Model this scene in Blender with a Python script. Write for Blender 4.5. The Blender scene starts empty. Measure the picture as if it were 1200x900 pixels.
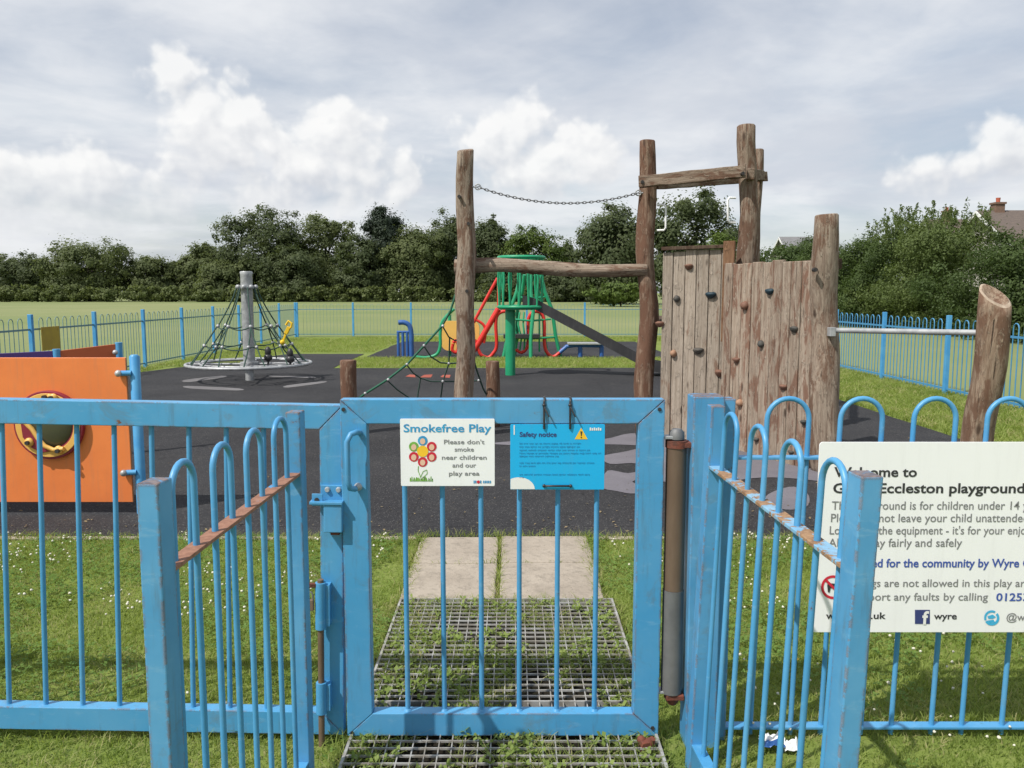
import bpy, math, random
import numpy as np
from mathutils import Vector, Matrix, noise as mnoise

random.seed(7)
RNG = np.random.default_rng(7)
SC = bpy.context.scene
COL = SC.collection
R = math.radians

# ------------------------------------------------------------------ camera
CAM_H, FPX, HOR = 1.55, 960.0, 343.0
PITCH = math.atan((450.0 - HOR) / FPX)
cam_data = bpy.data.cameras.new('camera')
cam_data.sensor_width = 36.0
cam_data.lens = 36.0 * FPX / 1200.0
cam_data.clip_start = 0.05
cam_data.clip_end = 3000.0
cam = bpy.data.objects.new('camera', cam_data)
cam.location = (0, 0, CAM_H)
cam.rotation_euler = (math.pi / 2 - PITCH, 0, 0)
COL.objects.link(cam)
SC.camera = cam

# ------------------------------------------------------------------ sun and sky
SUN_DIR = Vector((0.62, 0.48, -1.0)).normalized()          # the way the light travels
SUN_ELEV = math.asin(-SUN_DIR.z)
SUN_AZ = math.atan2(-SUN_DIR.x, -SUN_DIR.y)                # towards the sun, clockwise from +Y
sun_data = bpy.data.lights.new('sun', 'SUN')
sun_data.energy = 4.3
sun_data.angle = R(0.6)
sun_data.color = (1.0, 0.955, 0.88)
sun = bpy.data.objects.new('sun', sun_data)
sun.rotation_euler = SUN_DIR.to_track_quat('-Z', 'Y').to_euler()
sun.location = (-20, -15, 30)
COL.objects.link(sun)

SC.view_settings.view_transform = 'Standard'
SC.view_settings.look = 'None'
SC.view_settings.exposure = 0.12
SC.view_settings.gamma = 1.0
SC.view_settings.use_curve_mapping = False
SC.render.engine = 'CYCLES'
SC.cycles.use_denoising = True
SC.cycles.max_bounces = 6
SC.cycles.diffuse_bounces = 3
SC.cycles.glossy_bounces = 2
SC.cycles.transmission_bounces = 4
SC.cycles.transparent_max_bounces = 6
SC.cycles.caustics_reflective = False
SC.cycles.caustics_refractive = False
SC.cycles.sample_clamp_indirect = 6.0


class Nodes:
    """Small wrapper that makes node trees readable."""
    def __init__(self, tree):
        self.t = tree
        self.n = tree.nodes
        self.l = tree.links

    def set(self, sock, v):
        if isinstance(v, bpy.types.NodeSocket):
            self.l.new(v, sock)
        elif v is not None:
            if isinstance(v, (tuple, list)) and len(v) == 3 and sock.type == 'RGBA':
                v = (*v, 1.0)
            sock.default_value = v

    def math(self, op, a, b=None, c=None, clamp=False):
        m = self.n.new('ShaderNodeMath')
        m.operation = op
        m.use_clamp = clamp
        for i, v in enumerate((a, b, c)):
            if v is not None:
                self.set(m.inputs[i], v)
        return m.outputs[0]

    def vmath(self, op, a, b=None, out=0):
        m = self.n.new('ShaderNodeVectorMath')
        m.operation = op
        self.set(m.inputs[0], a)
        if b is not None:
            self.set(m.inputs[1], b)
        return m.outputs[out]

    def noise(self, vec, scale, detail=5.0, rough=0.55, dist=0.0, color=False):
        m = self.n.new('ShaderNodeTexNoise')
        m.inputs['Scale'].default_value = scale
        m.inputs['Detail'].default_value = detail
        m.inputs['Roughness'].default_value = rough
        m.inputs['Distortion'].default_value = dist
        if vec is not None:
            self.l.new(vec, m.inputs['Vector'])
        return m.outputs['Color' if color else 'Fac']

    def ramp(self, fac, lo, hi, smooth=True):
        m = self.n.new('ShaderNodeMapRange')
        m.interpolation_type = 'SMOOTHSTEP' if smooth else 'LINEAR'
        self.set(m.inputs['Value'], fac)
        m.inputs['From Min'].default_value = lo
        m.inputs['From Max'].default_value = hi
        return m.outputs['Result']

    def mix(self, fac, a, b, blend='MIX'):
        m = self.n.new('ShaderNodeMix')
        m.data_type = 'RGBA'
        m.blend_type = blend
        self.set(m.inputs[0], fac)
        self.set(m.inputs[6], a)
        self.set(m.inputs[7], b)
        return m.outputs[2]

    def mapping(self, vec, scale=(1, 1, 1), loc=(0, 0, 0), rot=(0, 0, 0)):
        m = self.n.new('ShaderNodeMapping')
        self.l.new(vec, m.inputs[0])
        m.inputs['Location'].default_value = loc
        m.inputs['Rotation'].default_value = rot
        m.inputs['Scale'].default_value = scale
        return m.outputs[0]


def build_world():
    w = bpy.data.worlds.new('World')
    SC.world = w
    w.use_nodes = True
    w.cycles.sampling_method = 'MANUAL'
    w.cycles.sample_map_resolution = 256
    w.node_tree.nodes.clear()
    N = Nodes(w.node_tree)
    sky = N.n.new('ShaderNodeTexSky')
    sky.sky_type = 'NISHITA'
    sky.sun_disc = False
    sky.sun_elevation = SUN_ELEV
    sky.sun_rotation = SUN_AZ
    sky.air_density = 1.0
    sky.dust_density = 1.2
    bg_sky = N.n.new('ShaderNodeBackground')
    N.l.new(sky.outputs[0], bg_sky.inputs[0])
    bg_sky.inputs[1].default_value = 0.10
    tc = N.n.new('ShaderNodeTexCoord')
    d = tc.outputs['Generated']
    sep = N.n.new('ShaderNodeSeparateXYZ')
    N.l.new(d, sep.inputs[0])
    dx, dy, dz = sep.outputs
    az = N.math('ARCTAN2', dx, dy)
    el = N.math('ARCSINE', N.math('MINIMUM', N.math('MAXIMUM', dz, -1.0), 1.0))
    comb = N.n.new('ShaderNodeCombineXYZ')
    N.l.new(az, comb.inputs[0]); N.l.new(el, comb.inputs[1])
    ang = comb.outputs[0]
    # thin high layer, seen in perspective on a flat ceiling
    den = N.math('ADD', N.math('MAXIMUM', dz, 0.0), 0.16)
    cp = N.n.new('ShaderNodeCombineXYZ')
    N.l.new(N.math('DIVIDE', dx, den), cp.inputs[0])
    N.l.new(N.math('DIVIDE', dy, den), cp.inputs[1])
    ceiling = N.mapping(cp.outputs[0], scale=(0.8, 0.8, 1), loc=(3.1, 1.7, 0.4), rot=(0, 0, R(12)))
    n1 = N.noise(ceiling, 1.25, 7, 0.56, 0.35)
    n2 = N.noise(ceiling, 4.2, 6, 0.6, 0.5)
    veil = N.ramp(N.math('ADD', N.math('MULTIPLY', n1, 0.78), N.math('MULTIPLY', n2, 0.22)), 0.30, 0.62)
    veil = N.math('MULTIPLY', veil, 0.50)
    veil = N.math('ADD', veil, 0.46)
    shade_n = N.noise(N.mapping(ceiling, loc=(7.3, 2.2, 0)), 1.6, 5, 0.55, 0.3)
    veil_col = N.mix(N.ramp(shade_n, 0.36, 0.64), (0.60, 0.635, 0.70), (0.80, 0.815, 0.84))
    # heaped clouds: clusters of rounded heads, each with its own direction
    heads = [(-0.375, 0.235, 0.040), (-0.352, 0.205, 0.055), (-0.315, 0.188, 0.050), (-0.285, 0.165, 0.045), (-0.335, 0.160, 0.060),
             (-0.215, 0.185, 0.050), (-0.175, 0.135, 0.050), (-0.235, 0.140, 0.050), (-0.135, 0.118, 0.035), (-0.28, 0.115, 0.060),
             (-0.46, 0.118, 0.060), (-0.515, 0.120, 0.055), (-0.565, 0.105, 0.060), (-0.415, 0.090, 0.055), (-0.49, 0.070, 0.080), (-0.62, 0.09, 0.06),
             (-0.035, 0.175, 0.050), (0.01, 0.185, 0.055), (0.055, 0.170, 0.055), (0.10, 0.155, 0.045), (0.03, 0.140, 0.060),
             (0.48, 0.125, 0.045), (0.53, 0.150, 0.042), (0.58, 0.125, 0.060), 
             (-0.9, 0.16, 0.12), (-1.2, 0.12, 0.12), (0.95, 0.18, 0.14), (1.4, 0.14, 0.14),
             (-1.8, 0.22, 0.2), (-2.6, 0.2, 0.18), (2.3, 0.2, 0.2), (3.0, 0.15, 0.15)]

    def billow(vec, sc):
        v = N.n.new('ShaderNodeTexVoronoi')
        v.voronoi_dimensions = '2D'
        v.feature = 'SMOOTH_F1'
        v.inputs['Scale'].default_value = sc
        v.inputs['Detail'].default_value = 2.0
        v.inputs['Roughness'].default_value = 0.55
        v.inputs['Lacunarity'].default_value = 2.3
        v.inputs['Smoothness'].default_value = 0.55
        N.l.new(vec, v.inputs['Vector'])
        return v.outputs['Distance']

    def heap(vec):
        warp = N.vmath('SUBTRACT', N.noise(vec, 8.0, 5, 0.6, 0.2, color=True), (0.5, 0.5, 0.5))
        wv = N.vmath('ADD', vec, N.vmath('MULTIPLY', warp, (0.055, 0.035, 0.0)))
        mask = None
        for (a, e, r) in heads:
            q = N.vmath('SUBTRACT', wv, (a, e, 0.0))
            q = N.vmath('MULTIPLY', q, (0.72 / r, 1.0 / r, 0.0))
            v = N.math('SUBTRACT', 1.0, N.vmath('LENGTH', q, out=1))
            mask = v if mask is None else N.math('SMOOTH_MAX', mask, v, 0.22)
        bl = billow(wv, 17.0)
        fine = N.noise(vec, 42.0, 6, 0.6)
        m = N.math('ADD', mask, N.math('MULTIPLY', N.math('SUBTRACT', 0.46, bl), 0.75))
        return N.math('ADD', m, N.math('MULTIPLY', N.math('SUBTRACT', fine, 0.5), 0.40))

    h0 = heap(ang)
    h1 = heap(N.vmath('ADD', ang, (-0.010, 0.014, 0.0)))
    body = N.math('MULTIPLY', N.ramp(h0, -0.10, 0.46), N.ramp(el, 0.02, 0.13))
    relief = N.math('SUBTRACT', h0, h1)
    lit = N.math('ADD', 0.52, N.math('MULTIPLY', relief, 0.85))
    lit = N.math('ADD', lit, N.math('MULTIPLY', N.math('SUBTRACT', N.noise(ang, 7.0, 4, 0.5), 0.5), 0.9))
    lit = N.math('ADD', lit, N.math('MULTIPLY', N.math('SUBTRACT', N.ramp(el, 0.06, 0.20), 0.6), 0.45))
    heap_col = N.mix(N.ramp(lit, 0.0, 0.95, False), (0.61, 0.63, 0.67), (0.955, 0.945, 0.925))
    bg_veil = N.n.new('ShaderNodeBackground')
    N.l.new(veil_col, bg_veil.inputs[0])
    bg_heap = N.n.new('ShaderNodeBackground')
    N.l.new(heap_col, bg_heap.inputs[0])
    m1 = N.n.new('ShaderNodeMixShader')
    N.l.new(veil, m1.inputs[0]); N.l.new(bg_sky.outputs[0], m1.inputs[1]); N.l.new(bg_veil.outputs[0], m1.inputs[2])
    m2 = N.n.new('ShaderNodeMixShader')
    N.l.new(N.math('MULTIPLY', body, 0.76), m2.inputs[0]); N.l.new(m1.outputs[0], m2.inputs[1]); N.l.new(bg_heap.outputs[0], m2.inputs[2])
    out = N.n.new('ShaderNodeOutputWorld')
    N.l.new(m2.outputs[0], out.inputs[0])


build_world()

# ------------------------------------------------------------------ placing: photo pixel -> metres
CP, SP = math.cos(PITCH), math.sin(PITCH)


def at(px, py, Y):
    """The point at depth Y that the photo shows at (px, py)."""
    a, b = px - 600.0, 450.0 - py
    dy, dz = FPX * CP + b * SP, -FPX * SP + b * CP
    t = Y / dy
    return Vector((a * t, Y, CAM_H + dz * t))


def gnd(px, py, z=0.0):
    a, b = px - 600.0, 450.0 - py
    dy, dz = FPX * CP + b * SP, -FPX * SP + b * CP
    t = (z - CAM_H) / dz
    return Vector((a * t, dy * t, z))


# ------------------------------------------------------------------ objects
def tag(o, label=None, cat=None, group=None, kind=None):
    if label: o['label'] = label
    if cat: o['category'] = cat
    if group: o['group'] = group
    if kind: o['kind'] = kind
    return o


def thing(name, label, cat, loc=(0, 0, 0), group=None, rot=(0, 0, 0)):
    o = bpy.data.objects.new(name, None)
    o.empty_display_size = 0.1
    o.location = loc
    o.rotation_euler = rot
    COL.objects.link(o)
    return tag(o, label, cat, group)


def copy_tree(o, parent=None):
    c = o.copy()
    COL.objects.link(c)
    c.parent = parent
    for ch in list(o.children):
        copy_tree(ch, c)
    return c


class MB:
    """Collects shapes and links them as ONE mesh object. Coordinates are world metres;
    build() moves them into the parent's frame when the parent is an unrotated Empty."""
    def __init__(self):
        self.v, self.f, self.sm = [], [], []

    def add(self, vs, fs, smooth=False):
        k = len(self.v)
        self.v += [tuple(p) for p in vs]
        self.f += [tuple(k + i for i in q) for q in fs]
        self.sm += [smooth] * len(fs)
        return self

    def box(self, x0, x1, y0, y1, z0, z1):
        return self.add([(x0, y0, z0), (x1, y0, z0), (x1, y1, z0), (x0, y1, z0),
                         (x0, y0, z1), (x1, y0, z1), (x1, y1, z1), (x0, y1, z1)],
                        [(3, 2, 1, 0), (4, 5, 6, 7), (0, 1, 5, 4), (1, 2, 6, 5), (2, 3, 7, 6), (3, 0, 4, 7)])

    def obox(self, c, ax, ay, az):
        c, ax, ay, az = Vector(c), Vector(ax), Vector(ay), Vector(az)
        vs = [c + sx * ax + sy * ay + sz * az for sz in (-1, 1) for (sx, sy) in ((-1, -1), (1, -1), (1, 1), (-1, 1))]
        return self.add(vs, [(3, 2, 1, 0), (4, 5, 6, 7), (0, 1, 5, 4), (1, 2, 6, 5), (2, 3, 7, 6), (3, 0, 4, 7)])

    def bar(self, p, q, w, h, up=(0, 0, 1)):
        p, q = Vector(p), Vector(q)
        d = (q - p)
        L = d.length
        d.normalize()
        s = d.cross(Vector(up))
        if s.length < 1e-4:
            s = d.cross(Vector((0, 1, 0)))
        s.normalize()
        u = s.cross(d)
        return self.obox((p + q) / 2, s * w / 2, d * L / 2, u * h / 2)

    def prism(self, poly, y0, y1):
        """poly: (x, z) outline seen from the front, counter-clockwise; pushed from y0 to y1."""
        n = len(poly)
        vs = [(x, y0, z) for x, z in poly] + [(x, y1, z) for x, z in poly]
        fs = [tuple(range(n)), tuple(range(2 * n - 1, n - 1, -1))]
        fs += [(i, i + n, (i + 1) % n + n, (i + 1) % n) for i in range(n)]
        return self.add(vs, fs)

    def flat(self, poly, z):
        return self.add([(x, y, z) for x, y in poly], [tuple(range(len(poly)))])

    def slab(self, poly, z0, z1):
        n = len(poly)
        vs = [(x, y, z0) for x, y in poly] + [(x, y, z1) for x, y in poly]
        fs = [tuple(range(n - 1, -1, -1)), tuple(range(n, 2 * n))]
        fs += [(i, (i + 1) % n, (i + 1) % n + n, i + n) for i in range(n)]
        return self.add(vs, fs)

    def tube(self, pts, r, n=10, caps=True, closed=False):
        pts = [Vector(p) for p in pts]
        m = len(pts)
        rs = r if isinstance(r, (list, tuple)) else [r] * m
        vs, fs = [], []
        ref = None
        for i, p in enumerate(pts):
            if closed:
                d = pts[(i + 1) % m] - pts[i - 1]
            else:
                d = pts[min(i + 1, m - 1)] - pts[max(i - 1, 0)]
            d.normalize()
            if ref is None:
                ref = d.orthogonal().normalized()
            else:
                ref = (ref - d * ref.dot(d))
                ref = ref.normalized() if ref.length > 1e-6 else d.orthogonal().normalized()
            b = d.cross(ref)
            for k in range(n):
                t = 2 * math.pi * k / n
                vs.append(p + (ref * math.cos(t) + b * math.sin(t)) * rs[i])
        segs = m if closed else m - 1
        for i in range(segs):
            j = (i + 1) % m
            for k in range(n):
                k2 = (k + 1) % n
                fs.append((i * n + k, i * n + k2, j * n + k2, j * n + k))
        self.add(vs, fs, True)
        if caps and not closed:
            self.add(vs[:n], [tuple(range(n - 1, -1, -1))])
            self.add(vs[-n:], [tuple(range(n))])
        return self

    def cyl(self, p, q, r, n=16, r2=None):
        return self.tube([p, q], [r, r if r2 is None else r2], n)

    def disc(self, c, r, y0, y1, n=28, rz=None):
        rz = rz or r
        return self.prism([(c[0] + r * math.cos(2 * math.pi * k / n), c[1] + rz * math.sin(2 * math.pi * k / n)) for k in range(n)], y0, y1)

    def ball(self, c, r, nu=12, nv=8, squash=(1, 1, 1)):
        vs, fs = [], []
        c = Vector(c)
        for j in range(nv + 1):
            th = math.pi * j / nv
            for i in range(nu):
                ph = 2 * math.pi * i / nu
                vs.append((c.x + r * squash[0] * math.sin(th) * math.cos(ph), c.y + r * squash[1] * math.sin(th) * math.sin(ph), c.z + r * squash[2] * math.cos(th)))
        for j in range(nv):
            for i in range(nu):
                i2 = (i + 1) % nu
                fs.append((j * nu + i, (j + 1) * nu + i, (j + 1) * nu + i2, j * nu + i2))
        return self.add(vs, fs, True)

    def build(self, name, m, parent=None, bevel=0.0, origin=None):
        off = Vector(origin) if origin is not None else Vector((0, 0, 0))
        inv = None
        if parent is not None:
            mw = parent_matrix(parent)
            inv = mw.inverted()
        me = bpy.data.meshes.new(name)
        if inv is not None:
            co = [inv @ Vector(p) for p in self.v]
        else:
            co = [Vector(p) - off for p in self.v]
        me.from_pydata([tuple(c) for c in co], [], self.f)
        me.polygons.foreach_set('use_smooth', self.sm)
        me.validate()
        me.update()
        o = bpy.data.objects.new(name, me)
        if m is not None:
            me.materials.append(m)
        COL.objects.link(o)
        if parent is not None:
            o.parent = parent
        else:
            o.location = off
        if bevel:
            b = o.modifiers.new('bevel', 'BEVEL')
            b.width = bevel
            b.segments = 2
            b.limit_method = 'ANGLE'
            b.angle_limit = R(40)
            b.harden_normals = False
        return o


def parent_matrix(o):
    m = Matrix.LocRotScale(o.location, o.rotation_euler, o.scale)
    return parent_matrix(o.parent) @ m if o.parent else m


def np_mesh(name, verts, faces_flat, starts, mat_, parent=None, smooth=False):
    me = bpy.data.meshes.new(name)
    me.vertices.add(len(verts))
    me.vertices.foreach_set('co', np.ascontiguousarray(verts, dtype=np.float32).ravel())
    me.loops.add(len(faces_flat))
    me.loops.foreach_set('vertex_index', np.ascontiguousarray(faces_flat, dtype=np.int32))
    me.polygons.add(len(starts))
    me.polygons.foreach_set('loop_start', np.ascontiguousarray(starts, dtype=np.int32))
    if smooth:
        me.polygons.foreach_set('use_smooth', np.ones(len(starts), dtype=bool))
    me.update(calc_edges=True)
    me.materials.append(mat_)
    o = bpy.data.objects.new(name, me)
    COL.objects.link(o)
    if parent is not None:
        o.parent = parent
    return o


# ------------------------------------------------------------------ materials
def new_mat(name):
    m = bpy.data.materials.new(name)
    m.use_nodes = True
    N = Nodes(m.node_tree)
    bsdf = next(n for n in N.n if n.type == 'BSDF_PRINCIPLED')
    tc = N.n.new('ShaderNodeTexCoord')
    return m, N, bsdf, tc.outputs['Object']


def bump(N, bsdf, height, strength=0.3, dist=0.01):
    b = N.n.new('ShaderNodeBump')
    b.inputs['Strength'].default_value = strength
    b.inputs['Distance'].default_value = dist
    N.l.new(height, b.inputs['Height'])
    N.l.new(b.outputs[0], bsdf.inputs['Normal'])


def surf(name, c1, c2=None, scale=8.0, rough=0.6, metal=0.0, bmp=0.0, bscale=None, lo=0.35, hi=0.65, spec=0.5,
         stretch=(1, 1, 1), island=0.0, grime=0.0):
    m, N, bsdf, co = new_mat(name)
    v = N.mapping(co, scale=stretch)
    nz = N.noise(v, scale, 6, 0.6)
    col = N.mix(N.ramp(nz, lo, hi), c1, c2 or tuple(c * 0.8 for c in c1))
    if island:
        g = N.n.new('ShaderNodeNewGeometry')
        k = N.math('ADD', N.math('MULTIPLY', g.outputs['Random Per Island'], island), 1.0 - island / 2)
        col = N.mix(1.0, col, k, 'MULTIPLY')
    if grime:
        run = N.ramp(N.noise(N.mapping(co, scale=(16, 16, 1.2)), 2.0, 7, 0.68), 0.48, 0.75)
        spot = N.ramp(N.noise(co, 34, 7, 0.7), 0.58, 0.72)
        scr = N.ramp(N.noise(N.mapping(co, scale=(60, 60, 3), rot=(0, R(50), 0)), 1.6, 4, 0.6), 0.68, 0.72)
        col = N.mix(N.math('MULTIPLY', run, grime), col, (0.20, 0.19, 0.16))
        col = N.mix(N.math('MULTIPLY', spot, grime * 0.8), col, (0.14, 0.13, 0.11))
        col = N.mix(N.math('MULTIPLY', scr, grime * 0.9), col, tuple(min(1.0, c * 1.2 + 0.08) for c in c1))
    N.l.new(col, bsdf.inputs['Base Color'])
    bsdf.inputs['Roughness'].default_value = rough
    bsdf.inputs['Metallic'].default_value = metal
    bsdf.inputs['Specular IOR Level'].default_value = spec
    if bmp:
        bump(N, bsdf, N.noise(v, bscale or scale * 4, 5, 0.65), bmp)
    return m


def painted(name, col, fade, rust=0.70, edge_rust=None, rough=0.42, scale=9.0, dirt=0.25, edge=0.0, rustcol=((0.10, 0.042, 0.022), (0.21, 0.10, 0.052)), top=0.0):
    """Old gloss paint: faded patches, streaky grime and chips down to brown rust."""
    m, N, bsdf, co = new_mat(name)
    a = N.mix(N.ramp(N.noise(co, 3.0, 5, 0.6), 0.3, 0.7), col, fade)
    streak = N.noise(N.mapping(co, scale=(14, 14, 1.6)), 2.2, 6, 0.65)
    a = N.mix(N.math('MULTIPLY', N.ramp(streak, 0.52, 0.78), dirt), a, (0.085, 0.095, 0.085))
    blot = N.noise(co, 6.5, 8, 0.7, 0.6)
    a = N.mix(N.math('MULTIPLY', N.ramp(blot, 0.54, 0.66), dirt * 0.9), a, (0.135, 0.165, 0.165))
    chalk = N.noise(N.mapping(co, scale=(3, 3, 9)), 4.0, 8, 0.72, 0.3)
    a = N.mix(N.math('MULTIPLY', N.ramp(chalk, 0.55, 0.72), 0.30), a, (0.26, 0.46, 0.62))
    chip = N.noise(co, scale, 9, 0.66, 0.4)
    mask = N.ramp(chip, rust, rust + 0.025)
    halo = N.ramp(chip, rust - 0.05, rust + 0.02)
    if edge:                                     # paint knocked off along the arrises
        bv = N.n.new('ShaderNodeBevel'); bv.samples = 3; bv.inputs['Radius'].default_value = 0.011
        g = N.n.new('ShaderNodeNewGeometry')
        e = N.math('SUBTRACT', 1.0, N.vmath('DOT_PRODUCT', bv.outputs[0], g.outputs['True Normal'], out=1))
        en = N.math('MULTIPLY', N.ramp(N.noise(co, 30, 7, 0.72), 0.46, 0.50), N.ramp(N.noise(co, 5, 3, 0.5), 0.40, 0.50))
        mask = N.math('MAXIMUM', mask, N.math('MULTIPLY', N.math('MULTIPLY', N.ramp(e, 0.015, 0.06), en), edge))
        if top:                                  # bare, rusted end caps
            sx = N.n.new('ShaderNodeSeparateXYZ'); N.l.new(g.outputs['True Normal'], sx.inputs[0])
            cap = N.math('MULTIPLY', N.ramp(sx.outputs[2], 0.75, 0.95), N.ramp(N.noise(co, 30, 5, 0.65), 0.36, 0.5))
            mask = N.math('MAXIMUM', mask, N.math('MULTIPLY', cap, top))
    run = N.ramp(N.noise(N.mapping(co, scale=(42, 42, 1.3)), 2.0, 6, 0.65), 0.64, 0.74)
    a = N.mix(N.math('MULTIPLY', run, dirt * 1.3), a, (0.13, 0.085, 0.055))
    rc = N.mix(N.ramp(N.noise(co, 60, 5, 0.7), 0.35, 0.65), *rustcol)
    a = N.mix(N.math('MULTIPLY', halo, 0.25), a, (0.16, 0.12, 0.10))
    a = N.mix(mask, a, rc)
    N.l.new(a, bsdf.inputs['Base Color'])
    rr = N.math('ADD', N.math('MULTIPLY', mask, 0.45), N.math('ADD', N.math('MULTIPLY', N.noise(co, 12, 4), 0.16), rough - 0.08))
    N.l.new(rr, bsdf.inputs['Roughness'])
    h = N.math('SUBTRACT', N.math('MULTIPLY', N.noise(co, 45, 4, 0.6), 0.35), mask)
    bump(N, bsdf, h, 0.18, 0.004)
    return m


def wood(name, pale, mid, red, red_amt=0.5, island=0.0, grain=1.0):
    """Weathered timber with its grain along local Z."""
    m, N, bsdf, co = new_mat(name)
    v = co
    k = None
    if island:
        g = N.n.new('ShaderNodeNewGeometry')
        k = g.outputs['Random Per Island']
        v = N.vmath('ADD', co, N.vmath('MULTIPLY', N.vmath('ADD', (1, 1, 1), (0, 0, 0)), (0, 0, 0)))
        cxyz = N.n.new('ShaderNodeCombineXYZ')
        N.l.new(N.math('MULTIPLY', k, 13.0), cxyz.inputs[0]); N.l.new(N.math('MULTIPLY', k, 29.0), cxyz.inputs[2])
        v = N.vmath('ADD', co, cxyz.outputs[0])
    fib = N.noise(N.mapping(v, scale=(26 * grain, 26 * grain, 1.4)), 2.0, 8, 0.68, 0.25)
    big = N.noise(N.mapping(v, scale=(6, 6, 1.6)), 1.6, 8, 0.68, 0.5)
    fine = N.noise(N.mapping(v, scale=(90, 90, 9)), 2.0, 5, 0.72)
    c = N.mix(N.ramp(fib, 0.34, 0.66), mid, pale)
    c = N.mix(N.math('MULTIPLY', N.ramp(big, 0.60 - 0.22 * red_amt, 0.68 - 0.20 * red_amt), 0.88), c, red)
    c = N.mix(N.math('MULTIPLY', N.ramp(fine, 0.50, 0.70), 0.55), c, tuple(x * 0.38 for x in mid))
    crack = N.ramp(N.noise(N.mapping(v, scale=(34, 34, 0.9)), 1.5, 4, 0.55), 0.655, 0.69)
    c = N.mix(N.math('MULTIPLY', crack, 0.85), c, (0.028, 0.020, 0.016))
    scuff = N.ramp(N.noise(N.mapping(v, scale=(9, 9, 3.6)), 3.0, 9, 0.75), 0.56, 0.63)
    c = N.mix(N.math('MULTIPLY', scuff, 0.7), c, tuple(min(1, x * 1.22) for x in pale))
    vor = N.n.new('ShaderNodeTexVoronoi'); vor.inputs['Scale'].default_value = 1.0
    N.l.new(N.mapping(v, scale=(7, 7, 2.6)), vor.inputs['Vector'])
    knot = N.math('SUBTRACT', 1.0, N.ramp(vor.outputs['Distance'], 0.05, 0.16))
    c = N.mix(N.math('MULTIPLY', knot, 0.8), c, (0.05, 0.032, 0.024))
    if island:
        kk = N.math('ADD', N.math('MULTIPLY', k, 0.32), 0.82)
        c = N.mix(1.0, c, kk, 'MULTIPLY')
    N.l.new(c, bsdf.inputs['Base Color'])
    bsdf.inputs['Roughness'].default_value = 0.88
    bsdf.inputs['Specular IOR Level'].default_value = 0.2
    hgt = N.math('SUBTRACT', N.math('ADD', N.math('ADD', fib, scuff), N.math('MULTIPLY', fine, 0.5)), crack)
    bump(N, bsdf, hgt, 0.75, 0.008)
    return m


def leaf_mat(name, dark, light, trans=0.35, rough=0.6, speck=0.55, nscale=0.35, dry=None):
    m = bpy.data.materials.new(name)
    m.use_nodes = True
    N = Nodes(m.node_tree)
    N.n.clear()
    g = N.n.new('ShaderNodeNewGeometry')
    rnd = g.outputs['Random Per Island']
    big = N.noise(g.outputs['Position'], nscale, 4, 0.6)
    f = N.math('ADD', N.math('MULTIPLY', rnd, speck), N.math('MULTIPLY', N.ramp(big, 0.3, 0.7), 1.0 - speck))
    col = N.mix(f, dark, light)
    if dry:                                      # straw-coloured blades, thicker in worn patches
        pn = N.ramp(N.noise(g.outputs['Position'], 2.6, 6, 0.68), 0.42, 0.72)
        r2 = N.math('FRACT', N.math('MULTIPLY', rnd, 37.7))
        col = N.mix(N.math('MULTIPLY', N.ramp(N.math('ADD', r2, N.math('MULTIPLY', pn, 0.75)), 0.98, 1.02), 0.85), col, dry)
    p = N.n.new('ShaderNodeBsdfPrincipled')
    N.l.new(col, p.inputs['Base Color'])
    p.inputs['Roughness'].default_value = rough
    p.inputs['Specular IOR Level'].default_value = 0.25
    t = N.n.new('ShaderNodeBsdfTranslucent')
    N.l.new(N.mix(0.5, col, (light[0] * 1.3, light[1] * 1.4, light[2] * 0.6)), t.inputs[0])
    mx = N.n.new('ShaderNodeMixShader')
    mx.inputs[0].default_value = trans
    N.l.new(p.outputs[0], mx.inputs[1]); N.l.new(t.outputs[0], mx.inputs[2])
    out = N.n.new('ShaderNodeOutputMaterial')
    N.l.new(mx.outputs[0], out.inputs[0])
    return m


def ground_mat(name, a, b, c, s1, s2, bumpy=0.6, speck=None):
    m, N, bsdf, co = new_mat(name)
    n1 = N.noise(co, s1, 7, 0.62)
    n2 = N.noise(co, s2, 7, 0.7)
    col = N.mix(N.ramp(n1, 0.32, 0.68), a, b)
    col = N.mix(N.ramp(n2, 0.45, 0.75), col, c)
    if speck:
        sp = N.noise(co, speck[1], 3, 0.6)
        col = N.mix(N.ramp(sp, speck[2], speck[2] + 0.06), col, speck[0])
    N.l.new(col, bsdf.inputs['Base Color'])
    bsdf.inputs['Roughness'].default_value = 0.95
    bsdf.inputs['Specular IOR Level'].default_value = 0.15
    bump(N, bsdf, n2, bumpy, 0.03)
    return m


BLUE = (0.058, 0.292, 0.545)
M = {}
M['blue'] = painted('blue_gate_paint', BLUE, (0.095, 0.325, 0.56), rust=0.685, dirt=0.40, edge=0.8)
M['blue_post'] = painted('blue_post_paint', (0.056, 0.255, 0.50), (0.11, 0.335, 0.575), rust=0.665, dirt=0.48, edge=1.0, top=0.85, rustcol=((0.085, 0.045, 0.032), (0.22, 0.14, 0.10)))
M['blue_bar'] = painted('blue_bar_paint', (0.056, 0.27, 0.525), (0.095, 0.325, 0.575), rust=0.70, scale=14, dirt=0.2)
M['blue_far'] = surf('blue_fence_paint', (0.055, 0.28, 0.58), (0.085, 0.33, 0.60), 6, 0.45)
M['bleached_bar'] = surf('weathered_fence_paint', (0.12, 0.235, 0.27), (0.15, 0.27, 0.29), 6, 0.5)
M['bar_right'] = surf('blue_bar_fence_paint', (0.055, 0.235, 0.45), (0.075, 0.27, 0.47), 6, 0.5)
M['rail_rusty'] = painted('rusted_rail_paint', (0.060, 0.27, 0.55), (0.09, 0.33, 0.6), rust=0.36, scale=9, rustcol=((0.22, 0.105, 0.068), (0.32, 0.165, 0.11)))
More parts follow.
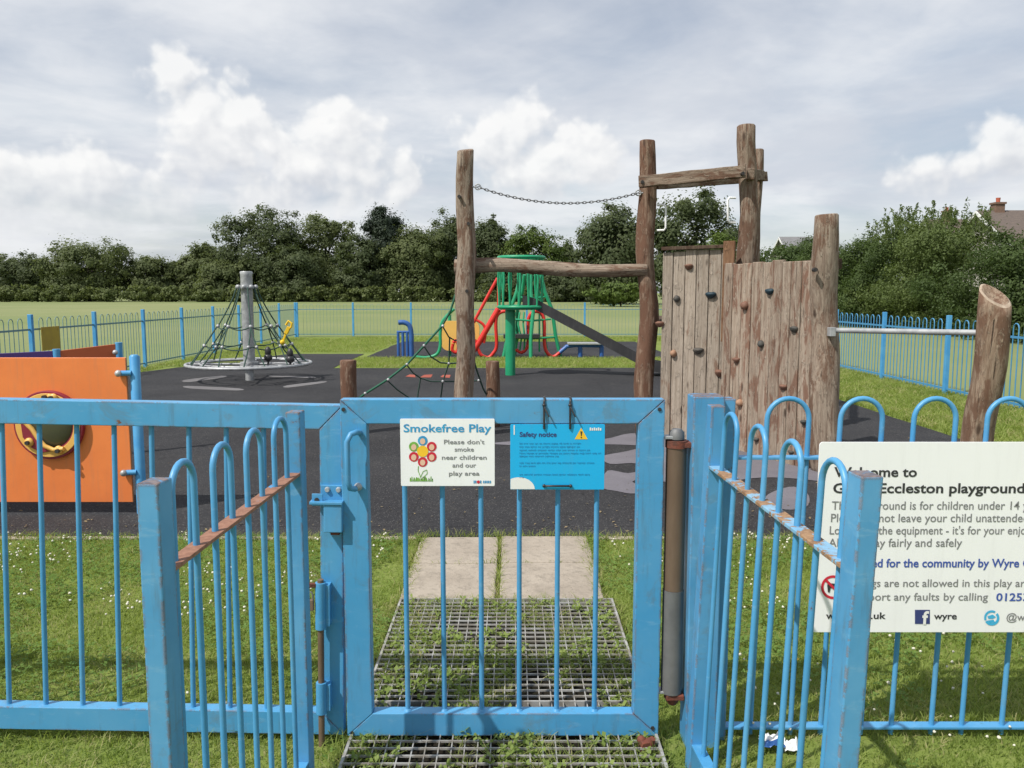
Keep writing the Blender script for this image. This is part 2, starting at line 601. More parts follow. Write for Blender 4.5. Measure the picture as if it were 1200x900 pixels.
M['rail_half'] = painted('half_rusted_rail_paint', (0.17, 0.38, 0.58), (0.26, 0.46, 0.62), rust=0.485, scale=13, rustcol=((0.20, 0.11, 0.06), (0.36, 0.22, 0.12)))
M['dark_blue'] = surf('dark_blue_paint', (0.025, 0.09, 0.30), (0.035, 0.12, 0.36), 5, 0.4)
M['steel'] = surf('galvanised_steel', (0.46, 0.47, 0.48), (0.34, 0.35, 0.36), 14, 0.5, 0.35)
M['dull_steel'] = surf('dull_grey_steel', (0.13, 0.132, 0.137), (0.18, 0.182, 0.185), 9, 0.6, 0.25, grime=0.25)
M['brown_steel'] = surf('rust_filmed_steel', (0.125, 0.080, 0.054), (0.19, 0.135, 0.095), 5, 0.55, 0.15, 0.1, stretch=(1, 1, .3))
M['rust'] = surf('red_rust', (0.20, 0.055, 0.032), (0.10, 0.040, 0.028), 30, 0.85, 0, 0.3)
M['bolt_dark'] = surf('dark_bolt', (0.03, 0.03, 0.032), (0.06, 0.05, 0.045), 40, 0.6, 0.3)
M['black_plastic'] = surf('black_plastic', (0.02, 0.02, 0.022), (0.035, 0.035, 0.037), 30, 0.45)
M['grate'] = surf('galvanised_grate', (0.40, 0.40, 0.39), (0.24, 0.22, 0.19), 16, 0.6, 0.1)
M['soil'] = ground_mat('dark_soil', (0.013, 0.011, 0.008), (0.026, 0.021, 0.015), (0.016, 0.019, 0.008), 9, 40)
M['grass_ground'] = ground_mat('lawn_ground', (0.135, 0.19, 0.036), (0.185, 0.235, 0.056), (0.24, 0.26, 0.09), 1.1, 16)
M['field'] = ground_mat('mown_field', (0.158, 0.205, 0.078), (0.235, 0.250, 0.118), (0.195, 0.225, 0.095), 0.035, 0.45, 0.3)
def rubber_mat():
    m, N, bsdf, co = new_mat('black_rubber')
    c = N.mix(N.ramp(N.noise(co, 0.55, 7, 0.65), 0.30, 0.70), (0.024, 0.024, 0.027), (0.039, 0.039, 0.042))
    c = N.mix(N.math('MULTIPLY', N.ramp(N.noise(co, 2.3, 8, 0.7, 0.8), 0.52, 0.72), 0.55), c, (0.054, 0.053, 0.052))
    v = N.n.new('ShaderNodeTexVoronoi'); v.inputs['Scale'].default_value = 170.0
    N.l.new(co, v.inputs['Vector'])
    sep = N.n.new('ShaderNodeSeparateColor'); N.l.new(v.outputs['Color'], sep.inputs[0])
    br = N.n.new('ShaderNodeTexBrick')
    br.inputs['Scale'].default_value = 1.0; br.inputs['Mortar Size'].default_value = 0.006
    br.inputs['Brick Width'].default_value = 3.1; br.inputs['Row Height'].default_value = 2.4
    br.offset = 0.3
    N.l.new(N.mapping(co, loc=(.7, 1.9, 0)), br.inputs['Vector'])
    c = N.mix(N.math('MULTIPLY', br.outputs['Fac'], 0.6), c, (0.016, 0.016, 0.017))
    c = N.mix(1.0, c, N.math('ADD', 0.62, N.math('MULTIPLY', sep.outputs[0], 0.8)), 'MULTIPLY')
    c = N.mix(N.math('MULTIPLY', N.ramp(sep.outputs[1], 0.955, 0.975), 0.7), c, (0.17, 0.165, 0.155))
    N.l.new(c, bsdf.inputs['Base Color'])
    bsdf.inputs['Roughness'].default_value = 0.9
    bsdf.inputs['Specular IOR Level'].default_value = 0.2
    bump(N, bsdf, v.outputs['Distance'], 0.5, 0.004)
    return m
M['rubber'] = rubber_mat()
M['lilac'] = ground_mat('lilac_rubber', (0.150, 0.142, 0.162), (0.190, 0.181, 0.203), (0.125, 0.119, 0.138), 1.5, 120, 0.3)
M['grey_mark'] = ground_mat('grey_rubber', (0.16, 0.155, 0.16), (0.20, 0.195, 0.2), (0.13, 0.125, 0.13), 2, 90, 0.3)
M['red_mark'] = ground_mat('red_rubber', (0.32, 0.085, 0.06), (0.38, 0.11, 0.08), (0.25, 0.07, 0.05), 2, 90, 0.3)
M['concrete'] = ground_mat('worn_concrete', (0.33, 0.285, 0.235), (0.40, 0.35, 0.29), (0.24, 0.21, 0.175), 3, 22, 0.4,
                           speck=((0.14, 0.12, 0.10), 70, 0.66))
M['edging'] = ground_mat('pale_edging', (0.34, 0.30, 0.24), (0.42, 0.37, 0.30), (0.22, 0.2, 0.15), 4, 30, 0.4)
M['log'] = wood('weathered_log', (0.31, 0.245, 0.19), (0.17, 0.12, 0.088), (0.13, 0.070, 0.046), 0.65)
M['log_red'] = wood('reddish_log', (0.29, 0.205, 0.15), (0.165, 0.105, 0.073), (0.135, 0.068, 0.044), 0.85)
M['log_tan'] = wood('tan_log', (0.36, 0.275, 0.205), (0.215, 0.145, 0.10), (0.155, 0.085, 0.056), 0.55)
M['log_grey'] = wood('grey_log', (0.35, 0.285, 0.225), (0.20, 0.148, 0.112), (0.135, 0.076, 0.050), 0.50)
M['plank'] = wood('grey_planks', (0.40, 0.34, 0.28), (0.275, 0.225, 0.18), (0.20, 0.125, 0.088), 0.10, island=1.0, grain=0.9)
M['plank_red'] = wood('scuffed_planks', (0.40, 0.33, 0.265), (0.255, 0.19, 0.145), (0.19, 0.10, 0.068), 0.52, island=1.0, grain=0.9)
M['plank_brown'] = wood('brown_board', (0.25, 0.145, 0.085), (0.19, 0.105, 0.06), (0.16, 0.075, 0.042), 0.5)
M['plank_dark'] = wood('dark_boards', (0.12, 0.085, 0.06), (0.075, 0.05, 0.036), (0.07, 0.04, 0.028), 0.4)
M['orange'] = surf('orange_board', (0.80, 0.225, 0.062), (0.74, 0.20, 0.056), 3, 0.42, bmp=0.05, grime=0.16)
M['dark_orange'] = surf('burnt_orange_board', (0.50, 0.115, 0.035), (0.47, 0.105, 0.032), 3, 0.5)
M['purple'] = surf('purple_board', (0.09, 0.045, 0.22), (0.08, 0.04, 0.2), 3, 0.5)
M['maroon'] = surf('maroon_board', (0.26, 0.02, 0.045), (0.23, 0.018, 0.04), 4, 0.45)
M['cream'] = surf('cream_yellow_board', (0.78, 0.45, 0.115), (0.74, 0.42, 0.10), 4, 0.45)
M['yellow'] = surf('yellow_board', (0.80, 0.48, 0.12), (0.76, 0.45, 0.11), 4, 0.5)
M['bright_yellow'] = surf('bright_yellow_plastic', (0.82, 0.55, 0.02), (0.78, 0.50, 0.02), 4, 0.4)
M['ochre'] = surf('ochre_sheet', (0.42, 0.30, 0.03), (0.37, 0.26, 0.03), 6, 0.6)
M['green'] = surf('green_paint', (0.012, 0.27, 0.125), (0.016, 0.31, 0.145), 5, 0.42)
M['rope_green'] = surf('green_rope', (0.020, 0.105, 0.062), (0.03, 0.14, 0.085), 60, 0.85)
M['rope_dark'] = surf('dark_green_rope', (0.03, 0.065, 0.053), (0.045, 0.09, 0.072), 60, 0.85)
M['red'] = surf('red_paint', (0.66, 0.03, 0.022), (0.60, 0.026, 0.02), 5, 0.4)
M['slide'] = surf('dark_grey_slide', (0.030, 0.030, 0.032), (0.042, 0.042, 0.044), 4, 0.55, grime=0.15)
M['white_sign'] = surf('white_sign_face', (0.86, 0.865, 0.885), (0.83, 0.835, 0.855), 3, 0.3, lo=0.2, hi=0.8, grime=0.07)
M['white'] = surf('white_paint', (0.80, 0.80, 0.79), (0.76, 0.76, 0.75), 5, 0.45)
M['cyan'] = surf('cyan_sign_face', (0.012, 0.42, 0.80), (0.014, 0.40, 0.77), 3, 0.3, grime=0.07)
M['ink'] = surf('black_print', (0.03, 0.03, 0.035), (0.035, 0.035, 0.04), 5, 0.5)
M['grey_ink'] = surf('grey_print', (0.20, 0.20, 0.21), (0.22, 0.22, 0.23), 5, 0.5)
M['blue_ink'] = surf('blue_print', (0.045, 0.09, 0.36), (0.05, 0.1, 0.38), 5, 0.5)
M['navy_ink'] = surf('navy_print', (0.03, 0.045, 0.17), (0.035, 0.05, 0.18), 5, 0.5)
M['cyan_ink'] = surf('light_blue_print', (0.05, 0.42, 0.70), (0.05, 0.4, 0.68), 5, 0.5)
M['title_ink'] = surf('title_blue_print', (0.03, 0.25, 0.52), (0.04, 0.36, 0.62), 40, 0.5)
M['faint_ink'] = surf('faint_blue_print', (0.012, 0.20, 0.44), (0.012, 0.22, 0.46), 5, 0.5)
M['red_ink'] = surf('red_print', (0.58, 0.02, 0.05), (0.55, 0.02, 0.045), 5, 0.5)
M['green_ink'] = surf('green_print', (0.15, 0.36, 0.05), (0.22, 0.46, 0.08), 60, 0.5)
M['yellow_ink'] = surf('yellow_print', (0.88, 0.55, 0.03), (0.86, 0.5, 0.03), 5, 0.5)
M['skin_ink'] = surf('pale_print', (0.75, 0.50, 0.36), (0.72, 0.47, 0.33), 5, 0.5)
M['hold_red'] = surf('brown_red_hold', (0.20, 0.10, 0.066), (0.15, 0.075, 0.05), 12, 0.7, bmp=0.3)
M['hold_dark'] = surf('dark_hold', (0.055, 0.058, 0.055), (0.08, 0.07, 0.06), 12, 0.7, bmp=0.3)
M['hold_blue'] = surf('dark_blue_hold', (0.012, 0.032, 0.048), (0.016, 0.042, 0.06), 12, 0.6, bmp=0.3)
M['hold_tan'] = surf('tan_hold', (0.36, 0.21, 0.13), (0.29, 0.16, 0.10), 12, 0.7, bmp=0.3)
M['end_grain'] = surf('pale_end_grain', (0.42, 0.34, 0.26), (0.30, 0.23, 0.17), 30, 0.9)
M['bark'] = surf('bark', (0.030, 0.024, 0.018), (0.05, 0.04, 0.03), 6, 0.95, bmp=0.5, stretch=(1, 1, .2))
M['leaf_far'] = leaf_mat('far_leaves', (0.085, 0.112, 0.045), (0.150, 0.178, 0.072), 0.42, speck=.25)
M['leaf_dark'] = leaf_mat('dark_leaves', (0.064, 0.088, 0.040), (0.112, 0.138, 0.060), 0.42, speck=.25)
M['leaf_conifer'] = leaf_mat('conifer_needles', (0.022, 0.036, 0.024), (0.042, 0.060, 0.036), 0.25)
M['leaf_row'] = leaf_mat('clipped_leaves', (0.10, 0.13, 0.048), (0.17, 0.20, 0.08), 0.38)
M['leaf_light'] = leaf_mat('light_leaves', (0.045, 0.080, 0.014), (0.135, 0.185, 0.045), 0.30)
M['leaf_hedge'] = leaf_mat('hedge_leaves', (0.038, 0.064, 0.019), (0.095, 0.138, 0.042), 0.33, speck=.35)
M['leaf_willow'] = leaf_mat('willow_leaves', (0.060, 0.090, 0.024), (0.155, 0.200, 0.070), 0.35)
M['grass'] = leaf_mat('grass_blades', (0.13, 0.195, 0.034), (0.36, 0.42, 0.125), 0.47, speck=.45, nscale=1.5, dry=(0.46, 0.42, 0.21))
M['clover'] = leaf_mat('clover_leaves', (0.09, 0.17, 0.03), (0.19, 0.29, 0.07), 0.35)
M['weed'] = leaf_mat('weed_leaves', (0.13, 0.20, 0.035), (0.30, 0.37, 0.11), 0.35)
M['dead_leaf'] = surf('dry_leaves', (0.20, 0.15, 0.08), (0.10, 0.08, 0.045), 4, 0.9, island=0.6)
M['clover_head'] = surf('white_clover', (0.72, 0.70, 0.60), (0.58, 0.56, 0.44), 300, 0.9)
M['render_wall'] = surf('pale_render', (0.42, 0.40, 0.36), (0.36, 0.34, 0.30), 3, 0.9)
M['roof_tile'] = surf('brown_roof_tiles', (0.135, 0.105, 0.088), (0.10, 0.08, 0.07), 5, 0.9, bmp=0.3, stretch=(1, 1, 6))
M['roof_grey'] = surf('grey_roof_tiles', (0.20, 0.20, 0.205), (0.16, 0.16, 0.165), 5, 0.9)
M['brick'] = surf('brown_brick', (0.20, 0.12, 0.085), (0.15, 0.10, 0.075), 8, 0.9)
M['clay'] = surf('red_clay', (0.42, 0.10, 0.055), (0.38, 0.09, 0.05), 8, 0.8)
M['glass'] = surf('window_glass', (0.03, 0.035, 0.04), (0.04, 0.045, 0.05), 2, 0.08)

# ------------------------------------------------------------------ the ground
FY0 = 5.07            # front edge of the rubber
RX = 4.75             # right edge of the rubber
FL, FR, FB = -7.6, 6.6, 28.8     # boundary fences: left, right, back


def structure(mb, name, m, bevel=0.0):
    o = mb.build(name, m, None, bevel)
    return tag(o, kind='structure')


g = MB()
g.flat([(-900, -60), (900, -60), (900, 1800), (-900, 1800)], 0.0)
structure(g, 'ground', M['grass_ground'])
g = MB()
g.flat([(-400, FB + 0.25), (400, FB + 0.25), (400, 700), (-400, 700)], 0.004)
g.flat([(-120, 4), (FL - 0.25, 4), (FL - 0.25, FB + 0.25), (-120, FB + 0.25)], 0.004)
g.flat([(FR + 0.25, 4), (60, 4), (60, FB + 0.25), (FR + 0.25, FB + 0.25)], 0.004)
structure(g, 'playing_field', M['field'])


def wob(poly, amt, step, seed):
    """Walks an outline and gives it small irregularities."""
    rnd = random.Random(seed)
    out = []
    for i in range(len(poly)):
        p, q = Vector(poly[i]), Vector(poly[(i + 1) % len(poly)])
        n = max(1, int((q - p).length / step))
        for k in range(n):
            c = p.lerp(q, k / n)
            out.append((c.x + rnd.uniform(-amt, amt), c.y + rnd.uniform(-amt, amt)))
    return out


g = MB()
main_pad = [(-8.2, FY0), (RX, FY0), (RX, 16.9), (-3.7, 16.8), (-3.75, 20.75), (-5.65, 20.75), (-7.25, 16.0), (-7.35, 12.5), (-8.2, 9.5)]
g.flat(wob(main_pad, 0.012, 0.35, 1), 0.008)
g.flat(wob([(-3.5, 19.45), (3.9, 19.45), (3.9, 26.0), (-3.5, 26.0)], 0.03, 0.5, 2), 0.008)
structure(g, 'rubber_surface', M['rubber'])
g = MB()
for (x0, x1) in ((-8.2, -0.60), (0.50, RX)):
    x = x0
    while x < x1 - 0.01:
        e = min(x + 0.915, x1)
        g.box(x + 0.004, e - 0.004, FY0 - 0.05, FY0, -0.05, 0.012)
        x = e
structure(g, 'kerb', M['edging'], 0.004)

# painted shapes in the rubber
g = MB()
def gpoly(pts): return [(gnd(x, y).x, gnd(x, y).y) for x, y in pts]
def smooth_poly(pts, n=4):
    out = []
    m = len(pts)
    for i in range(m):
        p0, p1, p2, p3 = (Vector((*pts[(i + k - 1) % m], 0)) for k in range(4))
        for k in range(n):
            t = k / n
            c = 0.5 * ((2 * p1) + (p2 - p0) * t + (2 * p0 - 5 * p1 + 4 * p2 - p3) * t * t + (3 * p1 - p0 - 3 * p2 + p3) * t ** 3)
            out.append((c.x, c.y))
    return out
g.flat(smooth_poly(gpoly([(575, 521), (640, 516), (705, 516), (740, 509), (790, 512), (870, 515), (960, 520), (1010, 545), (1015, 575),
                          (965, 566), (905, 561), (860, 566), (838, 585), (820, 596), (806, 592), (790, 570), (770, 563), (748, 545),
                          (715, 545), (706, 536), (735, 530), (752, 524), (706, 522), (640, 524)])), 0.012)
g.flat(smooth_poly(gpoly([(706, 572), (712, 553), (736, 556), (757, 552), (764, 558), (741, 566), (757, 572), (744, 580), (722, 577)])), 0.012)
g.flat(smooth_poly(gpoly([(897, 586), (908, 577), (930, 572), (946, 580), (948, 592), (938, 598), (915, 598)])), 0.012)
structure(g, 'lilac_marking', M['lilac'])
g = MB()
for poly in ([(216, 446), (222, 448.5), (262, 443), (260, 441)], [(220, 453), (222, 456), (278, 458.5), (280, 456)],
             [(336, 452.5), (338, 455), (379, 449.5), (378, 447.5)], [(318, 441), (322, 442.6), (366, 443.6), (364, 442)]):
    g.flat(smooth_poly(gpoly(poly), 3), 0.012)
structure(g, 'grey_marking', M['grey_mark'])
g = MB()
for poly in ([(475, 442), (480, 439.5), (486, 440), (487, 443)], [(492, 443), (497, 440), (507, 439.5), (505, 443)], [(516, 442.5), (519, 440), (528, 440), (527, 443.5)]):
    g.flat(gpoly(poly), 0.012)
structure(g, 'red_marking', M['red_mark'])

# the slab path and the bed under the grate
SX0, SX1, SY0, SY1 = -0.565, 0.468, 3.945, FY0 - 0.03
GX0, GX1, GY0, GY1 = -0.553, 0.497, 2.10, 3.935
g = MB()
mx, my = -0.075, 4.52
for (x0, x1, y0, y1) in ((SX0, mx - 0.012, SY0, my - 0.005), (mx + 0.012, SX1, SY0 + 0.012, my + 0.01), (SX0, mx - 0.012, my + 0.005, SY1 - 0.02), (mx + 0.010, SX1, my + 0.02, SY1)):
    g.slab(wob([(x0, y0), (x1, y0), (x1, y1), (x0, y1)], 0.005, 0.12, int(x0 * 100 + y0 * 7) + 900), -0.03, 0.022)
structure(g, 'path', M['concrete'], 0.006)
g = MB()
g.flat(wob([(GX0 - 0.03, GY0 - 0.03), (GX1 + 0.03, GY0 - 0.03), (GX1 + 0.03, GY1 + 0.01), (GX0 - 0.03, GY1 + 0.01)], 0.015, 0.1, 5), 0.004)
g.flat([(SX0 - 0.02, SY0 - 0.01), (SX1 + 0.02, SY0 - 0.01), (SX1 + 0.02, SY1 + 0.01), (SX0 - 0.02, SY1 + 0.01)], 0.003)
structure(g, 'soil', M['soil'])

# ------------------------------------------------------------------ foliage
def leaves(name, pts, normals, size, m, parent=None, aspect=0.62, seed=1):
    rng = np.random.default_rng(seed)
    n = len(pts)
    nr = normals / (np.linalg.norm(normals, axis=1, keepdims=True) + 1e-9)
    rv = rng.normal(size=(n, 3))
    t = np.cross(nr, rv)
    t /= np.linalg.norm(t, axis=1, keepdims=True) + 1e-9
    b = np.cross(nr, t)
    s = (size * rng.uniform(0.6, 1.35, n))[:, None]
    v = np.empty((n, 4, 3))
    v[:, 0] = pts - t * s * 0.5
    v[:, 1] = pts + b * s * aspect * 0.5 + nr * s * 0.08
    v[:, 2] = pts + t * s * 0.5
    v[:, 3] = pts - b * s * aspect * 0.5 + nr * s * 0.08
    return np_mesh(name, v.reshape(-1, 3), np.arange(4 * n), np.arange(0, 4 * n, 4), m, parent)


def crown_points(lobes, nclump, nleaf, rng, spread=0.17, inner=0.22, flat=1.0, out=0.55, jit=0.55):
    lob = np.array(lobes, dtype=float)
    w = (lob[:, 3] * lob[:, 5] + lob[:, 3] * lob[:, 4])
    w /= w.sum()
    idx = rng.choice(len(lob), nclump, p=w)
    d = rng.normal(size=(nclump, 3))
    d /= np.linalg.norm(d, axis=1, keepdims=True)
    rad = rng.uniform(0.70, 1.02, nclump)
    k = int(nclump * inner)
    rad[:k] = rng.uniform(0.15, 0.7, k)
    cen = lob[idx, :3] + d * rad[:, None] * lob[idx, 3:6]
    mean = lob[idx, 3:6].mean(axis=1)
    sig = mean * spread * rng.uniform(0.6, 1.4, nclump)
    per = rng.multinomial(nleaf, sig ** 1.3 / (sig ** 1.3).sum())
    ci = np.repeat(np.arange(nclump), per)
    off = rng.normal(size=(len(ci), 3)) * sig[ci][:, None]
    off[:, 2] *= 0.75 * flat
    p = cen[ci] + off
    nrm = d[ci] * out + off / (sig[ci][:, None] + 1e-6) * 0.35 + rng.normal(size=(len(ci), 3)) * jit + np.array([0, 0, 0.35])
    ok = p[:, 2] > 0.05
    return p[ok], nrm[ok]


def trunk_mesh(base, h, r, rng, lobes, m, parent):
    mb = MB()
    b = Vector(base)
    top = b + Vector((rng.normal() * 0.03 * h, rng.normal() * 0.03 * h, h))
    pts = [b.lerp(top, t) + Vector((rng.normal() * r * .25, rng.normal() * r * .25, 0)) for t in np.linspace(0, 1, 7)]
    mb.tube(pts, [r * (1.25 - 0.9 * t) for t in np.linspace(0, 1, 7)], 8)
    for L in lobes[:7]:
        s = pts[2 + int(rng.integers(0, 4))]
        e = Vector(L[:3])
        mid = s.lerp(e, 0.5) + Vector((0, 0, 0.08 * h))
        mb.tube([s, mid, e], [r * 0.5, r * 0.33, r * 0.12], 6)
    return mb.build('trunk', m, parent)


def tree(name, label, px, base_y, top_py, hw_px, m, seed, nl=8000, leaf=0.55, shape='round', cat='tree', group=None, lowest=0.12, depth=None):
    """A broadleaf or conifer tree standing at depth base_y metres."""
    rng = np.random.default_rng(seed)
    top = at(px, top_py, base_y)
    hw = hw_px * base_y / FPX
    H = top.z
    X, Y = top.x, base_y
    t = thing(name, label, cat, (X, Y, 0), group)
    lobes = []
    dy = depth or hw
    if shape == 'round':
        lobes.append((0, 0, H * 0.52, hw * 0.84, dy * 0.84, H * 0.42))
        lobes.append((0, 0, H * 0.24, hw * 0.92, dy * 0.92, H * 0.22))
        for k in range(11):
            a = 2 * math.pi * (k + rng.uniform(-.3, .3)) / 11
            zz = H * rng.uniform(0.14, 0.80)
            rr = math.sqrt(max(0.05, 1 - ((zz - H * .5) / (H * .55)) ** 2))
            s = rng.uniform(0.30, 0.46)
            lobes.append((math.cos(a) * hw * rr * .72, math.sin(a) * dy * rr * .72, zz, hw * s, dy * s, min(hw * s, H * 0.26)))
        lobes.append((rng.uniform(-.2, .2) * hw, 0, H * 0.80, hw * .40, dy * .40, H * .19))
    elif shape == 'low':
        for k in range(12):
            a = 2 * math.pi * (k + rng.uniform(-.3, .3)) / 12
            zz = H * rng.uniform(0.18, 0.62)
            s = rng.uniform(0.34, 0.55)
            q = rng.uniform(0.4, 0.85)
            lobes.append((math.cos(a) * hw * q, math.sin(a) * dy * q, zz, hw * s * .8, dy * s * .8, H * rng.uniform(.24, .36)))
        lobes.append((0, 0, H * .55, hw * .55, dy * .55, H * .43))
    elif shape == 'conifer':
        for k in range(9):
            f = k / 8
            w = hw * (1.0 - 0.72 * f ** 1.8)
            lobes.append((rng.uniform(-.12, .12) * hw, rng.uniform(-.12, .12) * hw, H * (0.16 + 0.76 * f), w, w, H * 0.115))
    p, nr = crown_points(lobes, int(min(230, 70 + nl / 130)), nl, rng, 0.15, 0.15, out=0.8, jit=0.38)
    p = p[p[:, 2] > H * lowest * rng.uniform(0.3, 1.0)] if False else p
    nr = nr[:len(p)]
    leaves('crown', p, nr, leaf, m, t, seed=seed)
    trunk_mesh((X, Y, 0), H * 0.7, max(0.08, H * 0.022), rng, [(X + l[0], Y + l[1], l[2]) for l in lobes[1:]], M['bark'], t)
    return t


FAR = 'trees along the far edge of the field'
far_trees = [
    ('broad_tree', 'dull green bushy tree at the far left end of the tree line', -40, 150, 297, 52, 'leaf_far', 'round'),
    ('broad_tree', 'low dark bushy tree left of a rounder taller tree in the tree line', 30, 152, 300, 42, 'leaf_dark', 'round'),
    ('broad_tree', 'rounded dome shaped tree standing alone at the left of the tree line', 102, 148, 281, 52, 'leaf_far', 'round'),
    ('broad_tree', 'small pale green tree in the dip of the tree line left of the spinning net', 178, 150, 300, 36, 'leaf_far', 'round'),
    ('broad_tree', 'slim ragged tree with thin top at the left flank of the tall tree group', 238, 152, 284, 30, 'leaf_far', 'round'),
    ('broad_tree', 'tall broad tree rising straight behind the grey spinner pole', 305, 150, 238, 52, 'leaf_dark', 'round'),
    ('broad_tree', 'tall mid green tree left of the darkest tree', 378, 153, 247, 42, 'leaf_far', 'round'),
    ('dense_tree', 'very dark dense tree standing above the rest of the tree line', 450, 148, 235, 27, 'leaf_conifer', 'round'),
    ('broad_tree', 'lower dark tree in front of the foot of the darkest tree', 420, 144, 275, 36, 'leaf_dark', 'round'),
    ('broad_tree', 'shadowy tree at the hedge just right of the darkest tree', 487, 146, 264, 40, 'leaf_far', 'round'),
    ('broad_tree', 'tall tree with domed top cut by the tall left log post', 522, 152, 242, 38, 'leaf_dark', 'round'),
    ('broad_tree', 'narrow dark tree just right of the tall left log post', 576, 150, 249, 24, 'leaf_dark', 'round'),
    ('broad_tree', 'paler yellow green tree behind the green slide tower', 624, 146, 263, 40, 'leaf_light', 'round'),
    ('broad_tree', 'small dark tree in the gap right of the pale green tree', 664, 155, 284, 15, 'leaf_dark', 'round'),
    ('broad_tree', 'big dark tree left of the chain post, seen under the chain', 722, 112, 236, 46, 'leaf_dark', 'round'),
    ('broad_tree', 'biggest dark tree, showing inside the square timber frame', 815, 104, 212, 54, 'leaf_dark', 'round'),
    ('broad_tree', 'short bushy tree at the hedge, left foot of the tall tree group', 262, 144, 305, 34, 'leaf_far', 'round'),
    ('broad_tree', 'medium rounded tree under the tall trees right of the spinner pole', 345, 143, 288, 38, 'leaf_dark', 'round'),
    ('broad_tree', 'dark low tree closing the tree line behind the right end of the rope net', 668, 140, 318, 40, 'leaf_dark', 'low'),
    ('broad_tree', 'shadowy low tree under the horizontal log, left of the pale bush', 600, 142, 312, 36, 'leaf_dark', 'low'),
]
for i, (nm, lab, px, Y, ty, hw, m, sh) in enumerate(far_trees):
    tree(nm, lab, px, Y, ty, hw, M[m], 100 + i, 34000, 0.42, sh, group=FAR)
tree('bush', 'pale green spreading bush at the field edge behind the slide', 728, 92, 326, 38, M['leaf_light'], 150, 7000, 0.32, 'low', 'bush')
tree('bush', 'light green leafy bush showing above the left climbing boards', 838, 60, 268, 42, M['leaf_light'], 151, 11000, 0.2, 'low', 'bush', depth=3)


def hedge_row(name, label, x0, x1, Y, h, w, m, n, leaf, seed):
    rng = np.random.default_rng(seed)
    L = x1 - x0
    lobes = []
    k = int(L / 2.6)
    for i in range(k):
        x = -L / 2 + (i + .5) * L / k + rng.uniform(-.5, .5)
        lobes.append((x, rng.uniform(-.2, .2), h * 0.48, 1.8, w / 2, h * rng.uniform(0.46, 0.55)))
    p, nr = crown_points(lobes, k * 14, n, rng, 0.18, 0.2)
    o = leaves(name, p, nr, leaf, m, None, seed=seed)
    o.location = ((x0 + x1) / 2, Y, 0)
    return tag(o, label, 'hedge')


hedge_row('field_hedge', 'long low clipped hedge along the far edge of the mown field', -95, 22, 138, 2.75, 2.4, M['leaf_row'], 42000, 0.42, 201)

# the tall overgrown hedge along the right-hand side, each shrub its own
right_shrubs = [
    ('tall_shrub', 'dark leafy shrub at the right edge, below the nearer house roof', 17.0, 22.5, 2.85, 3.0, 'leaf_hedge'),
    ('tall_shrub', 'dark dense shrub behind the leaning log, in front of the brown roof', 16.9, 27.8, 3.75, 2.8, 'leaf_hedge'),
    ('willow_shrub', 'tall feathery pale green willow shrub topping the hedge left of the brown roof', 17.0, 34.0, 4.75, 3.0, 'leaf_willow'),
    ('tall_shrub', 'mid green shrub rising right of the thick log post', 17.0, 38.6, 5.0, 2.6, 'leaf_hedge'),
    ('tall_shrub', 'dark shrub in the hedge just behind the thick log post', 17.0, 43.5, 5.2, 3.0, 'leaf_hedge'),
    ('tall_shrub', 'green shrub below the white house, above the right climbing boards', 17.2, 50.5, 4.95, 3.4, 'leaf_hedge'),
    ('tall_shrub', 'green shrub seen through the gap beside the tallest log', 17.3, 59, 5.2, 4.0, 'leaf_hedge'),
    ('tall_shrub', 'farthest dark shrub of the side hedge, behind the boards', 17.3, 69.0, 5.0, 4.4, 'leaf_hedge'),
]
for i, (nm, lab, X, Y, H, hw, m) in enumerate(right_shrubs):
    rng = np.random.default_rng(300 + i)
    t = thing(nm, lab, 'shrub', (X, Y, 0), 'shrubs of the tall hedge on the right')
    lobes = []
    for k in range(20):
        lobes.append((rng.uniform(-1.3, 1.3), rng.uniform(-.95, .95) * hw, H * rng.uniform(0.12, 0.76), rng.uniform(.7, 1.3), rng.uniform(.8, 1.4), H * rng.uniform(.13, .24)))
    for k in range(6):
        lobes.append((rng.uniform(-1.4, -.6), rng.uniform(-.95, .95) * hw, H * rng.uniform(0.10, 0.3), 1.0, 1.2, H * .15))
    nl = 60000 if Y < 45 else 30000
    sz = 0.11 if Y < 45 else 0.18
    p, nr = crown_points(lobes, 330, nl, rng, 0.20, 0.15)
    leaves('crown', p, nr, sz, M[m], t, seed=300 + i, aspect=0.5)
    if m == 'leaf_willow':
        pp, nn = [], []
        for k in range(150):       # upright wisps along the top
            b = np.array([rng.uniform(-1.4, 1.2), rng.uniform(-1, 1) * hw, H * rng.uniform(.70, .93)])
            dv = np.array([rng.normal() * .25, rng.normal() * .3, 1.0])
            L = rng.uniform(.3, .85)
            q = rng.uniform(0, 1, 46)
            pp.append(b + q[:, None] * L * dv + rng.normal(size=(46, 3)) * (0.10 * (1.15 - q))[:, None])
            nn.append(rng.normal(size=(46, 3)) + np.array([-.5, -.4, .3]))
        leaves('wisps', np.concatenate(pp), np.concatenate(nn), 0.13, M[m], t, aspect=0.35, seed=390)
    trunk_mesh((X, Y, 0), H * 0.65, 0.09, rng, [(X + l[0], Y + l[1], l[2]) for l in lobes], M['bark'], t)

